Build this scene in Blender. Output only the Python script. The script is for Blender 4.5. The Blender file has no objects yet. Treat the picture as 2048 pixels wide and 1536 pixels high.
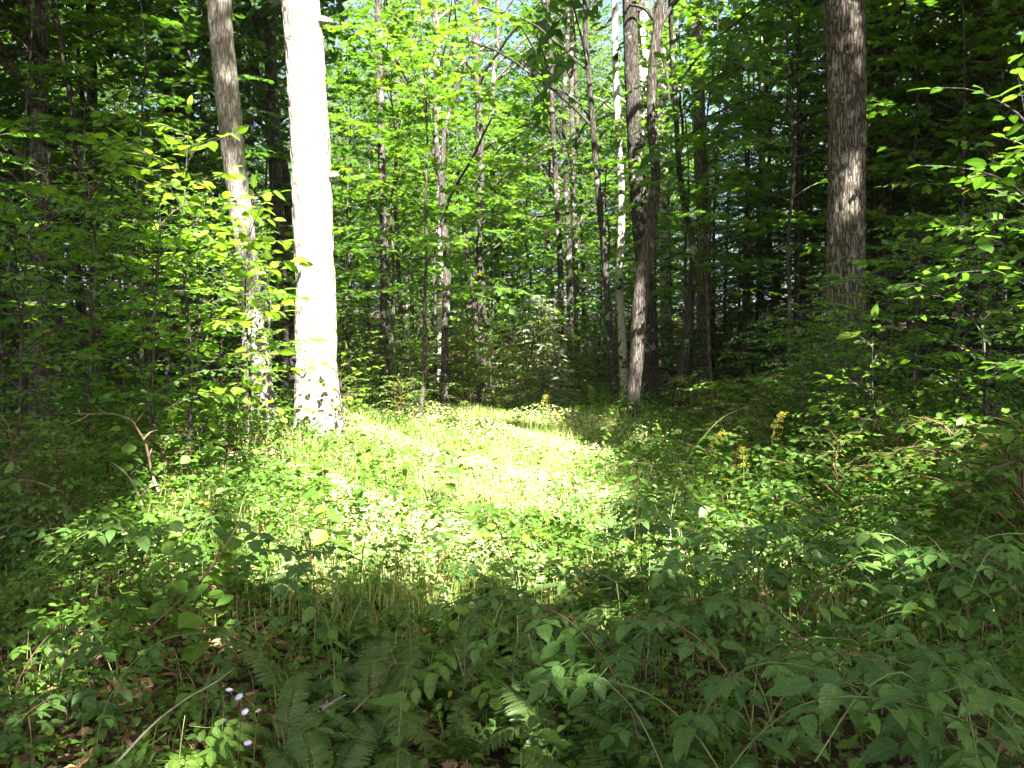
import bpy, math, random
import numpy as np
from mathutils import Vector, Matrix

random.seed(11)
rng = np.random.default_rng(11)
scene = bpy.context.scene
col = scene.collection
R = math.radians

# ------------------------------------------------------------------ camera, sky, sun, exposure
CAM_Z = 1.6
PITCH = R(1.95)
F = 1706.0                                   # focal length in pixels of the 2048 px wide photograph
cam = bpy.data.cameras.new('camera')
cam.lens = 30.0
cam.sensor_width = 36.0
cam.clip_start = 0.05
cam.clip_end = 1500
camo = bpy.data.objects.new('camera', cam)
camo.location = (0, 0, CAM_Z)
camo.rotation_euler = (R(90) - PITCH, 0, 0)
col.objects.link(camo)
scene.camera = camo

SUN_EL, SUN_AZ = R(47), R(20)                # behind the viewer, a little to the right
S = np.array([math.sin(SUN_AZ) * math.cos(SUN_EL), -math.cos(SUN_AZ) * math.cos(SUN_EL), math.sin(SUN_EL)])

world = bpy.data.worlds.new('World')
scene.world = world
world.use_nodes = True
wn = world.node_tree
bg = wn.nodes['Background']
sky = wn.nodes.new('ShaderNodeTexSky')
sky.sky_type = 'NISHITA'
sky.sun_disc = False
sky.sun_elevation = SUN_EL
sky.sun_rotation = math.atan2(S[0], S[1])
sky.dust_density = 5.0
sky.air_density = 0.8
sky.ozone_density = 0.6
wn.links.new(sky.outputs[0], bg.inputs[0])
bg.inputs[1].default_value = 0.05

sun = bpy.data.lights.new('sun', 'SUN')
sun.energy = 5.0
sun.angle = R(0.5)
sun.color = (1.0, 0.95, 0.86)
suno = bpy.data.objects.new('sun', sun)
suno.rotation_euler = Vector(S).to_track_quat('Z', 'Y').to_euler()
suno.location = (5, -20, 40)
col.objects.link(suno)

scene.view_settings.view_transform = 'Standard'
scene.view_settings.look = 'None'
scene.view_settings.gamma = 1.0
scene.view_settings.exposure = 3.35

scene.render.engine = 'CYCLES'
cy = scene.cycles
cy.max_bounces = 5
cy.volume_bounces = 1
cy.diffuse_bounces = 3
cy.glossy_bounces = 2
cy.transmission_bounces = 3
cy.caustics_reflective = False
cy.caustics_refractive = False
cy.sample_clamp_indirect = 6.0
cy.use_adaptive_sampling = False
cy.use_denoising = True
try:
    cy.denoiser = 'OPENIMAGEDENOISE'
    cy.denoising_prefilter = 'ACCURATE'
except Exception:
    pass


# ------------------------------------------------------------------ pixel helper, ground height
def ray(px, py):
    cx, cyy = (px - 1024) / F, (768 - py) / F
    c, s = math.cos(PITCH), math.sin(PITCH)
    return np.array([cx, c + cyy * s, -s + cyy * c])


def at(px, py, d):
    r = ray(px, py)
    return np.array([0, 0, CAM_Z]) + r * (d / r[1])


def ground(x, y):
    x = np.asarray(x, float); y = np.asarray(y, float)
    z = 0.07 * np.sin(0.55 * x + 0.3 * y) + 0.06 * np.sin(0.83 * y - 0.41 * x + 1.3) + 0.03 * np.sin(1.9 * x + 1.1 * y)
    z = z + 0.22 * np.exp(-(((x + 3.6) / 2.2) ** 2 + ((y - 11.0) / 3.0) ** 2))
    z = z + 0.30 * np.exp(-(((x - 5.2) / 2.0) ** 2 + ((y - 9.0) / 3.0) ** 2))
    t = np.clip((y - 7.5) / 9.5, 0, 1)
    z = z + .42 * t * t * (3 - 2 * t)
    z = z + 0.10 * np.clip(y - 29, 0, 60) + 0.03 * np.clip(np.abs(x) - 14, 0, 60)
    return z


def gpoint(px, py, h=0.25):
    """where the ray meets plants h above the ground"""
    r = ray(px, py)
    z = h
    for _ in range(12):
        t = min((z - CAM_Z) / r[2], 30.0)
        z = .5 * z + .5 * min(h + float(ground(r[0] * t, r[1] * t)), CAM_Z - .3)
    t = min((z - CAM_Z) / r[2], 30.0)
    return np.array([r[0] * t, r[1] * t, z])


def px_of(x, y):
    return 1024 + F * x / max(y, 0.3)


# ------------------------------------------------------------------ spots to be sunlit: canopy leaves on the sun's path to these are carved out
TP, TR = [], []


def gap(p, r):
    TP.append(np.asarray(p, float)); TR.append(r)


def build_gaps():
    g = np.random.default_rng(5)
    for z in np.arange(0.1, 6.2, 0.3):                                   # pale trunk
        f = z / 6.0
        gap(at(640 - 40 * f, 870 - 810 * f, 11.8), 0.52)
    for py in (700, 745, 790, 830):
        gap(at(520, py, 12.8), 0.3)
    for px in range(650, 1170, 55):                                      # grass of the clearing
        for py in range(866, 1078, 30):
            e = ((px - 905) / 285) ** 2 + ((py - 955) / 118) ** 2
            if e < 1.15:
                p = gpoint(px, py, .25); gap(p, 0.36 + 0.014 * p[1])
    global NT
    NT = len(TP)
    for i in range(40):                                                  # broken light below the two pale trunks
        px, py = g.uniform(250, 720), g.uniform(890, 1090)
        gap(gpoint(px, py, .3), g.uniform(.12, .36))
    for i in range(30):
        px, py = g.uniform(640, 1150), g.uniform(800, 880)
        gap(gpoint(px, py, .3), g.uniform(.2, .5))
    for i in range(80):                                                  # beech sapling beside the pale trunk
        px = g.uniform(330, 600); py = g.uniform(235, 760)
        if px < 420 and py > 560: continue
        gap(at(px, py, g.uniform(9.2, 10.6)), g.uniform(.25, .45))
    for i in range(50):                                                  # maple boughs over the clearing
        gap(at(g.uniform(690, 960), g.uniform(70, 230), g.uniform(13, 19)), g.uniform(.3, .6))
    for i in range(20):
        gap(at(g.uniform(680, 820), g.uniform(390, 480), g.uniform(14, 18)), g.uniform(.25, .45))
    for i in range(150):                                                 # open lane of sky down the middle
        gap(at(g.uniform(700, 1230), g.uniform(-40, 520), g.uniform(19, 46)), g.uniform(.6, 1.5))
    for i in range(40):
        gap(at(g.uniform(700, 1120), g.uniform(480, 800), g.uniform(18, 34)), g.uniform(.25, .6))
    global NG
    NG = len(TP)
    for py in (10, 60, 330, 365, 400):                    # broad trunk by the dark hemlocks
        gap(at(1697, py, 11.8), 0.15)
    for py in range(560, 780, 30):                                       # curved trunk
        gap(at(1275, py, 15), .2)
    for py in range(480, 720, 25):
        gap(at(1240, py, 20), .18)
    for i in range(9):
        gap(at(g.uniform(1735, 1800), g.uniform(670, 790), 7.8), .22)
    for i in range(14):
        gap(at(g.uniform(1040, 1130), g.uniform(620, 800), 19.5), .4)
    for i in range(90):                                                  # flecks all through the wood
        gap(at(g.uniform(-50, 2100), g.uniform(0, 780), g.uniform(9, 34)), g.uniform(.12, .4))
    for i in range(36):
        gap(gpoint(g.uniform(0, 2048), g.uniform(820, 1300), .35), g.uniform(.06, .2))
    for i in range(16):
        gap(gpoint(g.uniform(0, 560), g.uniform(1080, 1500), .35), g.uniform(.03, .11))
    for i in range(26):
        gap(gpoint(g.uniform(1250, 1850), g.uniform(930, 1120), .35), g.uniform(.08, .2))


build_gaps()
TP = np.array(TP, dtype=np.float32); TR = np.array(TR, dtype=np.float32)


def shaded_ok(P, margin=0.0, nt=None):
    """True where a leaf at P lets the sun through to none of the open spots' paths."""
    P = np.asarray(P, dtype=np.float32)
    keep = np.ones(len(P), bool)
    Sf = S.astype(np.float32)
    TP_, TR_ = TP[:nt], TR[:nt]
    aT = TP_ @ Sf
    for i in range(0, len(P), 4000):
        p = P[i:i + 4000]
        d2 = ((p[:, None, :] - TP_[None]) ** 2).sum(2)
        al = (p @ Sf)[:, None] - aT[None]
        bad = (al > 0.9) & (d2 - al * al < (TR_[None] + margin) ** 2)
        keep[i:i + 4000] = ~bad.any(1)
    return keep


# ------------------------------------------------------------------ materials
def new_mat(name):
    m = bpy.data.materials.new(name)
    m.use_nodes = True
    nt = m.node_tree
    for n in list(nt.nodes):
        nt.nodes.remove(n)
    out = nt.nodes.new('ShaderNodeOutputMaterial')
    return m, nt, out


def N(nt, typ, **kw):
    n = nt.nodes.new(typ)
    for k, v in kw.items():
        if k == 'op':
            n.operation = v
        elif isinstance(k, str) and k.startswith('i_'):
            n.inputs[int(k[2:])].default_value = v
        else:
            setattr(n, k, v)
    return n


def leaf_mat(name, dark, mid, light, trans=0.42, tint=1.5, gloss=0.35, yellow=0.03, rough=0.42):
    """Leaf: diffuse top, light shining through, a waxy sheen. 'rnd' differs from leaf to leaf, 'mid' is 0 on the midrib."""
    m, nt, out = new_mat(name)
    L = nt.links.new
    a = N(nt, 'ShaderNodeAttribute', attribute_name='rnd')
    oi = N(nt, 'ShaderNodeObjectInfo')
    add = N(nt, 'ShaderNodeMath', op='MULTIPLY_ADD', i_1=0.5); L(oi.outputs['Random'], add.inputs[0])
    mul = N(nt, 'ShaderNodeMath', op='MULTIPLY', i_1=0.6); L(a.outputs['Fac'], mul.inputs[0]); L(mul.outputs[0], add.inputs[2])
    ramp = N(nt, 'ShaderNodeValToRGB')
    e = ramp.color_ramp.elements
    e[0].position = 0.0; e[0].color = (*dark, 1)
    e[1].position = 1.0; e[1].color = (*light, 1)
    k = e.new(0.5); k.color = (*mid, 1)
    L(add.outputs[0], ramp.inputs[0])
    # a few leaves have turned
    gt = N(nt, 'ShaderNodeMath', op='GREATER_THAN', i_1=1.0 - yellow); L(a.outputs['Fac'], gt.inputs[0])
    ym = N(nt, 'ShaderNodeMix', data_type='RGBA'); ym.inputs['B'].default_value = (0.30, 0.22, 0.03, 1)
    gt2 = N(nt, 'ShaderNodeMath', op='MULTIPLY', i_1=0.75); L(gt.outputs[0], gt2.inputs[0])
    L(gt2.outputs[0], ym.inputs['Factor']); L(ramp.outputs[0], ym.inputs['A'])
    # midrib and blotches
    ma = N(nt, 'ShaderNodeAttribute', attribute_name='mid')
    rib = N(nt, 'ShaderNodeMapRange', i_1=0.0, i_2=0.14, i_3=0.35, i_4=0.0); L(ma.outputs['Fac'], rib.inputs[0])
    rm = N(nt, 'ShaderNodeMix', data_type='RGBA'); rm.inputs['B'].default_value = (light[0] * 1.7, light[1] * 1.4, light[2] * 1.8, 1)
    L(rib.outputs[0], rm.inputs['Factor']); L(ym.outputs['Result'], rm.inputs['A'])
    tc = N(nt, 'ShaderNodeTexCoord')
    nz = N(nt, 'ShaderNodeTexNoise'); nz.inputs['Scale'].default_value = 60; nz.inputs['Detail'].default_value = 2
    L(tc.outputs['Object'], nz.inputs['Vector'])
    mr = N(nt, 'ShaderNodeMapRange', i_1=0.3, i_2=0.75, i_3=0.8, i_4=1.2); L(nz.outputs['Fac'], mr.inputs[0])
    cm = N(nt, 'ShaderNodeMix', data_type='RGBA', blend_type='MULTIPLY'); cm.inputs['Factor'].default_value = 1
    L(rm.outputs['Result'], cm.inputs['A']); L(mr.outputs[0], cm.inputs['B'])
    p = N(nt, 'ShaderNodeBsdfPrincipled'); p.inputs['Roughness'].default_value = rough
    p.inputs['Specular IOR Level'].default_value = gloss
    lo = N(nt, 'ShaderNodeAttribute', attribute_name='lon')
    v1 = N(nt, 'ShaderNodeMath', op='MULTIPLY_ADD', i_1=-.17); L(ma.outputs['Fac'], v1.inputs[0]); L(lo.outputs['Fac'], v1.inputs[2])
    v2 = N(nt, 'ShaderNodeMath', op='MULTIPLY', i_1=62.0); L(v1.outputs[0], v2.inputs[0])
    v3 = N(nt, 'ShaderNodeMath', op='SINE'); L(v2.outputs[0], v3.inputs[0])
    bp = N(nt, 'ShaderNodeBump'); bp.inputs['Strength'].default_value = .22; bp.inputs['Distance'].default_value = .002
    L(v3.outputs[0], bp.inputs['Height']); L(bp.outputs[0], p.inputs['Normal'])
    L(cm.outputs['Result'], p.inputs['Base Color'])
    t = N(nt, 'ShaderNodeBsdfTranslucent')
    tm = N(nt, 'ShaderNodeMix', data_type='RGBA', blend_type='MULTIPLY'); tm.inputs['Factor'].default_value = 1
    tm.inputs['B'].default_value = (tint * 1.12, tint * 1.15, tint * 0.5, 1)
    L(cm.outputs['Result'], tm.inputs['A']); L(tm.outputs['Result'], t.inputs['Color'])
    mx = N(nt, 'ShaderNodeMixShader', i_0=trans); L(p.outputs[0], mx.inputs[1]); L(t.outputs[0], mx.inputs[2])
    L(mx.outputs[0], out.inputs[0])
    return m


def bark_mat(name, dark, light, scale=6.0, stretch=0.18, bump=0.6, lichen=0.0, moss=0.0, spots=None):
    m, nt, out = new_mat(name)
    L = nt.links.new
    tc = N(nt, 'ShaderNodeTexCoord')
    mp = N(nt, 'ShaderNodeMapping'); mp.inputs['Scale'].default_value = (scale, scale, scale * stretch)
    L(tc.outputs['Object'], mp.inputs[0])
    n1 = N(nt, 'ShaderNodeTexNoise'); n1.inputs['Scale'].default_value = 2.6; n1.inputs['Detail'].default_value = 6; n1.inputs['Roughness'].default_value = .7
    L(mp.outputs[0], n1.inputs['Vector'])
    v = N(nt, 'ShaderNodeTexVoronoi'); v.feature = 'DISTANCE_TO_EDGE'; v.inputs['Scale'].default_value = 3.6
    wv = N(nt, 'ShaderNodeMix', data_type='VECTOR'); wv.inputs['Factor'].default_value = 0.38
    L(mp.outputs[0], wv.inputs['A']); L(n1.outputs['Color'], wv.inputs['B']); L(wv.outputs['Result'], v.inputs['Vector'])
    vm = N(nt, 'ShaderNodeMapRange', i_1=0.0, i_2=0.22, i_3=0.0, i_4=1.0); L(v.outputs['Distance'], vm.inputs[0])
    mulh = N(nt, 'ShaderNodeMath', op='MULTIPLY'); L(vm.outputs[0], mulh.inputs[0]); L(n1.outputs['Fac'], mulh.inputs[1])
    ramp = N(nt, 'ShaderNodeValToRGB'); e = ramp.color_ramp.elements
    e[0].position = 0.08; e[0].color = (*dark, 1); e[1].position = 0.55; e[1].color = (*light, 1)
    L(mulh.outputs[0], ramp.inputs[0])
    c = ramp.outputs[0]
    n2 = N(nt, 'ShaderNodeTexNoise'); n2.inputs['Scale'].default_value = 1.6; n2.inputs['Detail'].default_value = 4
    L(tc.outputs['Object'], n2.inputs['Vector'])
    big = N(nt, 'ShaderNodeMapRange', i_1=0.3, i_2=0.7, i_3=0.72, i_4=1.15); L(n2.outputs['Fac'], big.inputs[0])
    bm = N(nt, 'ShaderNodeMix', data_type='RGBA', blend_type='MULTIPLY'); bm.inputs['Factor'].default_value = 1
    L(c, bm.inputs['A']); L(big.outputs[0], bm.inputs['B']); c = bm.outputs['Result']

    def patch(color, lo, hi, sc, amount, c):
        n = N(nt, 'ShaderNodeTexNoise'); n.inputs['Scale'].default_value = sc; n.inputs['Detail'].default_value = 5; n.inputs['Roughness'].default_value = .65
        L(tc.outputs['Object'], n.inputs['Vector'])
        q = N(nt, 'ShaderNodeMapRange', i_1=lo, i_2=hi, i_3=0.0, i_4=amount); L(n.outputs['Fac'], q.inputs[0])
        x = N(nt, 'ShaderNodeMix', data_type='RGBA'); x.inputs['B'].default_value = (*color, 1)
        L(q.outputs[0], x.inputs['Factor']); L(c, x.inputs['A'])
        return x.outputs['Result']
    if lichen: c = patch((0.42, 0.46, 0.40), 0.58, 0.64, 4.0, lichen, c)
    if moss: c = patch((0.07, 0.085, 0.02), 0.50, 0.68, 1.7, moss, c)
    if spots: c = patch(spots, 0.53, 0.60, 5.5, 1.0, c)
    p = N(nt, 'ShaderNodeBsdfPrincipled'); p.inputs['Roughness'].default_value = .9; p.inputs['Specular IOR Level'].default_value = .2
    L(c, p.inputs['Base Color'])
    b = N(nt, 'ShaderNodeBump'); b.inputs['Strength'].default_value = bump; b.inputs['Distance'].default_value = .02
    L(mulh.outputs[0], b.inputs['Height']); L(b.outputs[0], p.inputs['Normal'])
    L(p.outputs[0], out.inputs[0])
    return m


def plain_mat(name, c0, c1, scale=30, rough=.8, bump=.2):
    m, nt, out = new_mat(name)
    L = nt.links.new
    tc = N(nt, 'ShaderNodeTexCoord')
    n = N(nt, 'ShaderNodeTexNoise'); n.inputs['Scale'].default_value = scale; n.inputs['Detail'].default_value = 4
    L(tc.outputs['Object'], n.inputs['Vector'])
    oi = N(nt, 'ShaderNodeObjectInfo')
    r = N(nt, 'ShaderNodeMath', op='MULTIPLY_ADD', i_1=.3, i_2=-.15); L(oi.outputs['Random'], r.inputs[0])
    ad = N(nt, 'ShaderNodeMath', op='ADD'); L(n.outputs['Fac'], ad.inputs[0]); L(r.outputs[0], ad.inputs[1])
    ramp = N(nt, 'ShaderNodeValToRGB'); e = ramp.color_ramp.elements
    e[0].position = .3; e[0].color = (*c0, 1); e[1].position = .7; e[1].color = (*c1, 1)
    L(ad.outputs[0], ramp.inputs[0])
    p = N(nt, 'ShaderNodeBsdfPrincipled'); p.inputs['Roughness'].default_value = rough; p.inputs['Specular IOR Level'].default_value = .25
    L(ramp.outputs[0], p.inputs['Base Color'])
    b = N(nt, 'ShaderNodeBump'); b.inputs['Strength'].default_value = bump; b.inputs['Distance'].default_value = .01
    L(n.outputs['Fac'], b.inputs['Height']); L(b.outputs[0], p.inputs['Normal'])
    L(p.outputs[0], out.inputs[0])
    return m


def litter_mat(name):
    m, nt, out = new_mat(name)
    L = nt.links.new
    a = N(nt, 'ShaderNodeAttribute', attribute_name='rnd')
    ramp = N(nt, 'ShaderNodeValToRGB'); e = ramp.color_ramp.elements
    e[0].position = 0; e[0].color = (.07, .035, .018, 1); e[1].position = 1; e[1].color = (.30, .19, .10, 1)
    k = e.new(.5); k.color = (.16, .085, .04, 1)
    L(a.outputs['Fac'], ramp.inputs[0])
    p = N(nt, 'ShaderNodeBsdfPrincipled'); p.inputs['Roughness'].default_value = .75
    L(ramp.outputs[0], p.inputs['Base Color']); L(p.outputs[0], out.inputs[0])
    return m


M = {}
M['maple'] = leaf_mat('maple_leaf', (.034, .086, .012), (.062, .148, .017), (.120, .210, .022), trans=.48, tint=1.6, yellow=.008)
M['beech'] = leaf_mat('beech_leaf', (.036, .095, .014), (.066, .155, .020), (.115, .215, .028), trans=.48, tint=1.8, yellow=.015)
M['beech_sun'] = leaf_mat('sunlit_beech_leaf', (.080, .165, .018), (.130, .230, .024), (.210, .300, .032), trans=.5, tint=1.6, yellow=.0)  # beech leaf copy with sunlight put into its brighter, yellower colour
M['canopy'] = leaf_mat('canopy_leaf', (.028, .075, .014), (.045, .110, .018), (.080, .160, .025), trans=.42, tint=1.4, yellow=.0)
M['pale'] = leaf_mat('glare_pale_leaf', (.055, .110, .035), (.085, .155, .050), (.140, .215, .080), trans=.40, tint=1.3, yellow=.0, gloss=.5)  # far haze and sun glare put into the leaf colour
M['hemlock'] = leaf_mat('hemlock_needle', (.014, .040, .012), (.022, .060, .018), (.036, .085, .024), trans=.2, tint=1.2, yellow=.0, gloss=.25)
M['fir'] = leaf_mat('fir_needle', (.110, .160, .080), (.170, .225, .125), (.240, .290, .175), trans=.25, tint=1.2, yellow=.05)
M['bramble'] = leaf_mat('bramble_leaf', (.044, .100, .024), (.066, .140, .031), (.098, .180, .038), trans=.38, tint=1.5, yellow=.03, gloss=.35, rough=.4)
M['herb'] = leaf_mat('herb_leaf', (.046, .108, .018), (.078, .160, .023), (.140, .220, .034), trans=.44, tint=1.55, yellow=.02)
M['fern'] = leaf_mat('fern_leaf', (.048, .095, .022), (.075, .130, .030), (.125, .165, .050), trans=.38, tint=1.4, yellow=.06)
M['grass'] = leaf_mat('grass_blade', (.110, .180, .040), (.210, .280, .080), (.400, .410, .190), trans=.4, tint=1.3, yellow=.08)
M['lane'] = leaf_mat('sunlit_lane_leaf', (.170, .250, .075), (.310, .390, .150), (.500, .520, .270), trans=.34, tint=1.3, yellow=.06)  # lane leaf colour lifted towards white to stand in for blown-out sunlight
M['petal'] = plain_mat('lavender_petal', (.34, .29, .58), (.44, .39, .66), 40, .6, 0)
M['disc'] = plain_mat('yellow_disc', (.50, .32, .05), (.60, .45, .08), 40, .8, 0)
M['plume'] = plain_mat('goldenrod_bloom', (.22, .20, .02), (.32, .29, .03), 60, .8, .1)
M['stem'] = plain_mat('green_stem', (.07, .10, .03), (.13, .15, .05), 25, .7, .1)
M['redstem'] = plain_mat('brown_stem', (.06, .035, .02), (.13, .08, .045), 25, .7, .2)
M['cane'] = plain_mat('pale_cane', (.16, .17, .10), (.28, .27, .19), 25, .7, .2)
M['deadwood'] = plain_mat('dead_wood', (.14, .085, .055), (.30, .21, .15), 18, .9, .5)
M['greywood'] = plain_mat('weathered_wood', (.22, .19, .16), (.40, .36, .31), 18, .9, .5)
M['soil'] = plain_mat('forest_soil', (.020, .012, .007), (.085, .048, .026), 9, .95, .8)
M['litter'] = litter_mat('dead_leaf')
M['bark_pale'] = bark_mat('pale_maple_bark', (.16, .13, .108), (.54, .50, .455), 11, .13, .9, lichen=.3)
M['bark_grey'] = bark_mat('grey_maple_bark', (.10, .088, .072), (.33, .305, .27), 13, .13, .6, lichen=.4, moss=.3)
M['bark_oak'] = bark_mat('furrowed_bark', (.030, .026, .021), (.20, .175, .148), 11, .13, 1.0, lichen=.5, moss=.35)
M['bark_dark'] = bark_mat('dark_bark', (.014, .012, .010), (.075, .066, .055), 14, .15, .7, lichen=.5)
M['bark_brown'] = bark_mat('brown_bark', (.022, .018, .015), (.110, .094, .080), 15, .12, .8, lichen=.2)
M['bark_birch'] = bark_mat('birch_bark', (.30, .27, .24), (.62, .58, .53), 7, 1.6, .3, spots=(.035, .028, .022))
M['bark_slim'] = bark_mat('slim_trunk_bark', (.024, .020, .017), (.105, .092, .078), 16, .15, .5, lichen=.35)
M['bark_far'] = bark_mat('grey_brown_bark', (.035, .030, .025), (.165, .148, .128), 11, .15, .5, lichen=.3)


# ------------------------------------------------------------------ mesh building
def mesh_from(name, V, faces, mat, rnd=None, mid=None, lon=None):
    """faces: (n,k) array of equal polygons, or a list of such arrays."""
    V = np.asarray(V, dtype=np.float32).reshape(-1, 3)
    if not isinstance(faces, list):
        faces = [faces]
    loops = np.concatenate([np.asarray(f, dtype=np.int32).ravel() for f in faces])
    tot = np.concatenate([np.full(len(f), np.asarray(f).shape[1], dtype=np.int32) for f in faces])
    st = np.concatenate([[0], np.cumsum(tot)[:-1]]).astype(np.int32)
    me = bpy.data.meshes.new(name)
    me.vertices.add(len(V)); me.vertices.foreach_set('co', V.ravel())
    me.loops.add(len(loops)); me.loops.foreach_set('vertex_index', loops)
    me.polygons.add(len(tot)); me.polygons.foreach_set('loop_start', st)
    try:
        me.polygons.foreach_set('loop_total', tot)
    except Exception:
        pass
    for nm, arr in (('rnd', rnd), ('mid', mid), ('lon', lon)):
        if arr is not None:
            at_ = me.attributes.new(nm, 'FLOAT', 'POINT')
            at_.data.foreach_set('value', np.asarray(arr, dtype=np.float32).ravel())
    me.update(calc_edges=True)
    me.validate()
    me.materials.append(mat)
    return me


# leaf shapes: unit length along +Y, face up +Z; (verts, tris, mid)
def leaf_ovate(w=.32, peak=.4, fold=.05, droop=.12, n=4, serr=0.0):
    ts = np.linspace(0, 1, n + 2)
    V, mid = [], []
    prof = lambda t: w * (math.sin(math.pi * min(1, t ** (math.log(.5) / math.log(peak)))) ** .8 if 0 < t < 1 else 0)
    for t in ts:
        V.append((0, t, -droop * t * t)); mid.append(0)
    nm = len(ts)
    for sgn in (1, -1):
        for i, t in enumerate(ts[1:-1]):
            ww = prof(t) * (1 + (serr if i % 2 else -serr))
            V.append((sgn * ww, t, fold - droop * t * t)); mid.append(1)
    k = n
    F_ = []
    for s_, off in ((1, nm), (-1, nm + k)):
        a = [(0, off, 1)]
        for i in range(k - 1):
            a += [(1 + i, off + i, off + i + 1), (1 + i, off + i + 1, 2 + i)]
        a += [(k, off + k - 1, k + 1)]
        F_ += a if s_ > 0 else [(x, z, y) for x, y, z in a]
    return np.array(V), np.array(F_), np.array(mid, float)


def leaf_maple():
    pts = [(0, 0), (.30, -.05), (.26, .18), (.55, .30), (.30, .45), (.36, .72), (.14, .62), (0, 1.0)]
    out = pts + [(-x, y) for x, y in pts[-2:0:-1]]
    V = [(x, y, -.10 * (x * x + (y - .4) ** 2) * 1.4) for x, y in out] + [(0, .35, .03)]
    n = len(out)
    T = [(i, (i + 1) % n, n) for i in range(n)]
    mid = [1] * n + [0]; mid[0] = 0; mid[7] = 0
    return np.array(V), np.array(T), np.array(mid, float)


LV = {
    'diamond': (np.array([(0, 0, 0), (.33, .45, .05), (0, 1, -.08), (-.33, .45, .05)]), np.array([(0, 1, 2), (0, 2, 3)]), np.array([0., 1, 0, 1])),
    'hex': (np.array([(0, 0, 0), (.30, .25, .03), (.26, .65, .0), (0, 1, -.12), (-.26, .65, 0), (-.30, .25, .03)]),
            np.array([(0, 1, 2), (0, 2, 3), (0, 3, 4), (0, 4, 5)]), np.array([0., 1, 1, 0, 1, 1])),
    'ovate': leaf_ovate(.30, .42, .05, .14, 4),
    'ovate_fine': leaf_ovate(.30, .42, .05, .16, 9, .05),
    'serrate': leaf_ovate(.25, .34, .06, .22, 13, .10),
    'pinna': leaf_ovate(.105, .35, .02, .25, 13, .42),
    'round': leaf_ovate(.42, .45, .05, .14, 6, .02),
    'narrow': leaf_ovate(.12, .45, .02, .25, 3),
    'maple': leaf_maple(),
    'needle': (np.array([(0, 0, 0), (.16, .3, .0), (.10, .75, -.05), (0, 1, -.12), (-.10, .75, -.05), (-.16, .3, 0)]),
               np.array([(0, 1, 2), (0, 2, 3), (0, 3, 4), (0, 4, 5)]), np.array([0., 1, 1, 0, 1, 1])),
}


def unit(a):
    return a / np.maximum(np.linalg.norm(a, axis=-1, keepdims=True), 1e-9)


def scatter_leaves(P, Y, Z, Sc, shape, g, width=None):
    """Leaves at P along Y facing Z, Sc long: verts, tris, rnd, mid."""
    V0, T0, m0 = LV[shape]
    Y = unit(Y); X = unit(np.cross(Y, Z)); Z = np.cross(X, Y)
    n, k = len(P), len(V0)
    Sc = np.asarray(Sc).reshape(-1, 1, 1)
    w = 1.0 if width is None else np.asarray(width).reshape(-1, 1, 1)
    V = P[:, None, :] + Sc * (V0[None, :, 0:1] * w * X[:, None, :] + V0[None, :, 1:2] * Y[:, None, :] + V0[None, :, 2:3] * Z[:, None, :])
    T = (np.arange(n)[:, None, None] * k + T0[None]).reshape(-1, 3)
    rnd = np.repeat(g.random(n), k)
    return V.reshape(-1, 3), T, rnd, np.tile(m0, n)


def leaves_mesh(name, P, Y, Z, Sc, shape, mat, g, width=None):
    V, T, rnd, mid = scatter_leaves(P, Y, Z, Sc, shape, g, width)
    return mesh_from(name, V, T, mat, rnd, mid)


def vnoise(a, z, na, seed):
    """smooth value noise, periodic in a (0..1 -> na cells), any z"""
    gg = np.random.default_rng(seed).random((na, 512))
    x = (a % 1.0) * na; xi = np.floor(x).astype(int); xf = x - xi
    zi = np.floor(z).astype(int); zf = z - zi
    sx = xf * xf * (3 - 2 * xf); sz = zf * zf * (3 - 2 * zf)
    A = gg[xi % na, zi % 512]; B = gg[(xi + 1) % na, zi % 512]
    C = gg[xi % na, (zi + 1) % 512]; D = gg[(xi + 1) % na, (zi + 1) % 512]
    return (A * (1 - sx) + B * sx) * (1 - sz) + (C * (1 - sx) + D * sx) * sz


def spline(pts, step):
    pts = np.asarray(pts, float)
    P = np.vstack([2 * pts[0] - pts[1], pts, 2 * pts[-1] - pts[-2]])
    out = []
    for i in range(1, len(P) - 2):
        n = max(2, int(np.linalg.norm(P[i + 1, :3] - P[i, :3]) / step))
        t = np.linspace(0, 1, n, endpoint=False)[:, None]
        a, b, c, d = P[i - 1], P[i], P[i + 1], P[i + 2]
        out.append(.5 * ((2 * b) + (-a + c) * t + (2 * a - 5 * b + 4 * c - d) * t * t + (-a + 3 * b - 3 * c + d) * t ** 3))
    out.append(P[-2:-1])
    return np.vstack(out)


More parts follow.
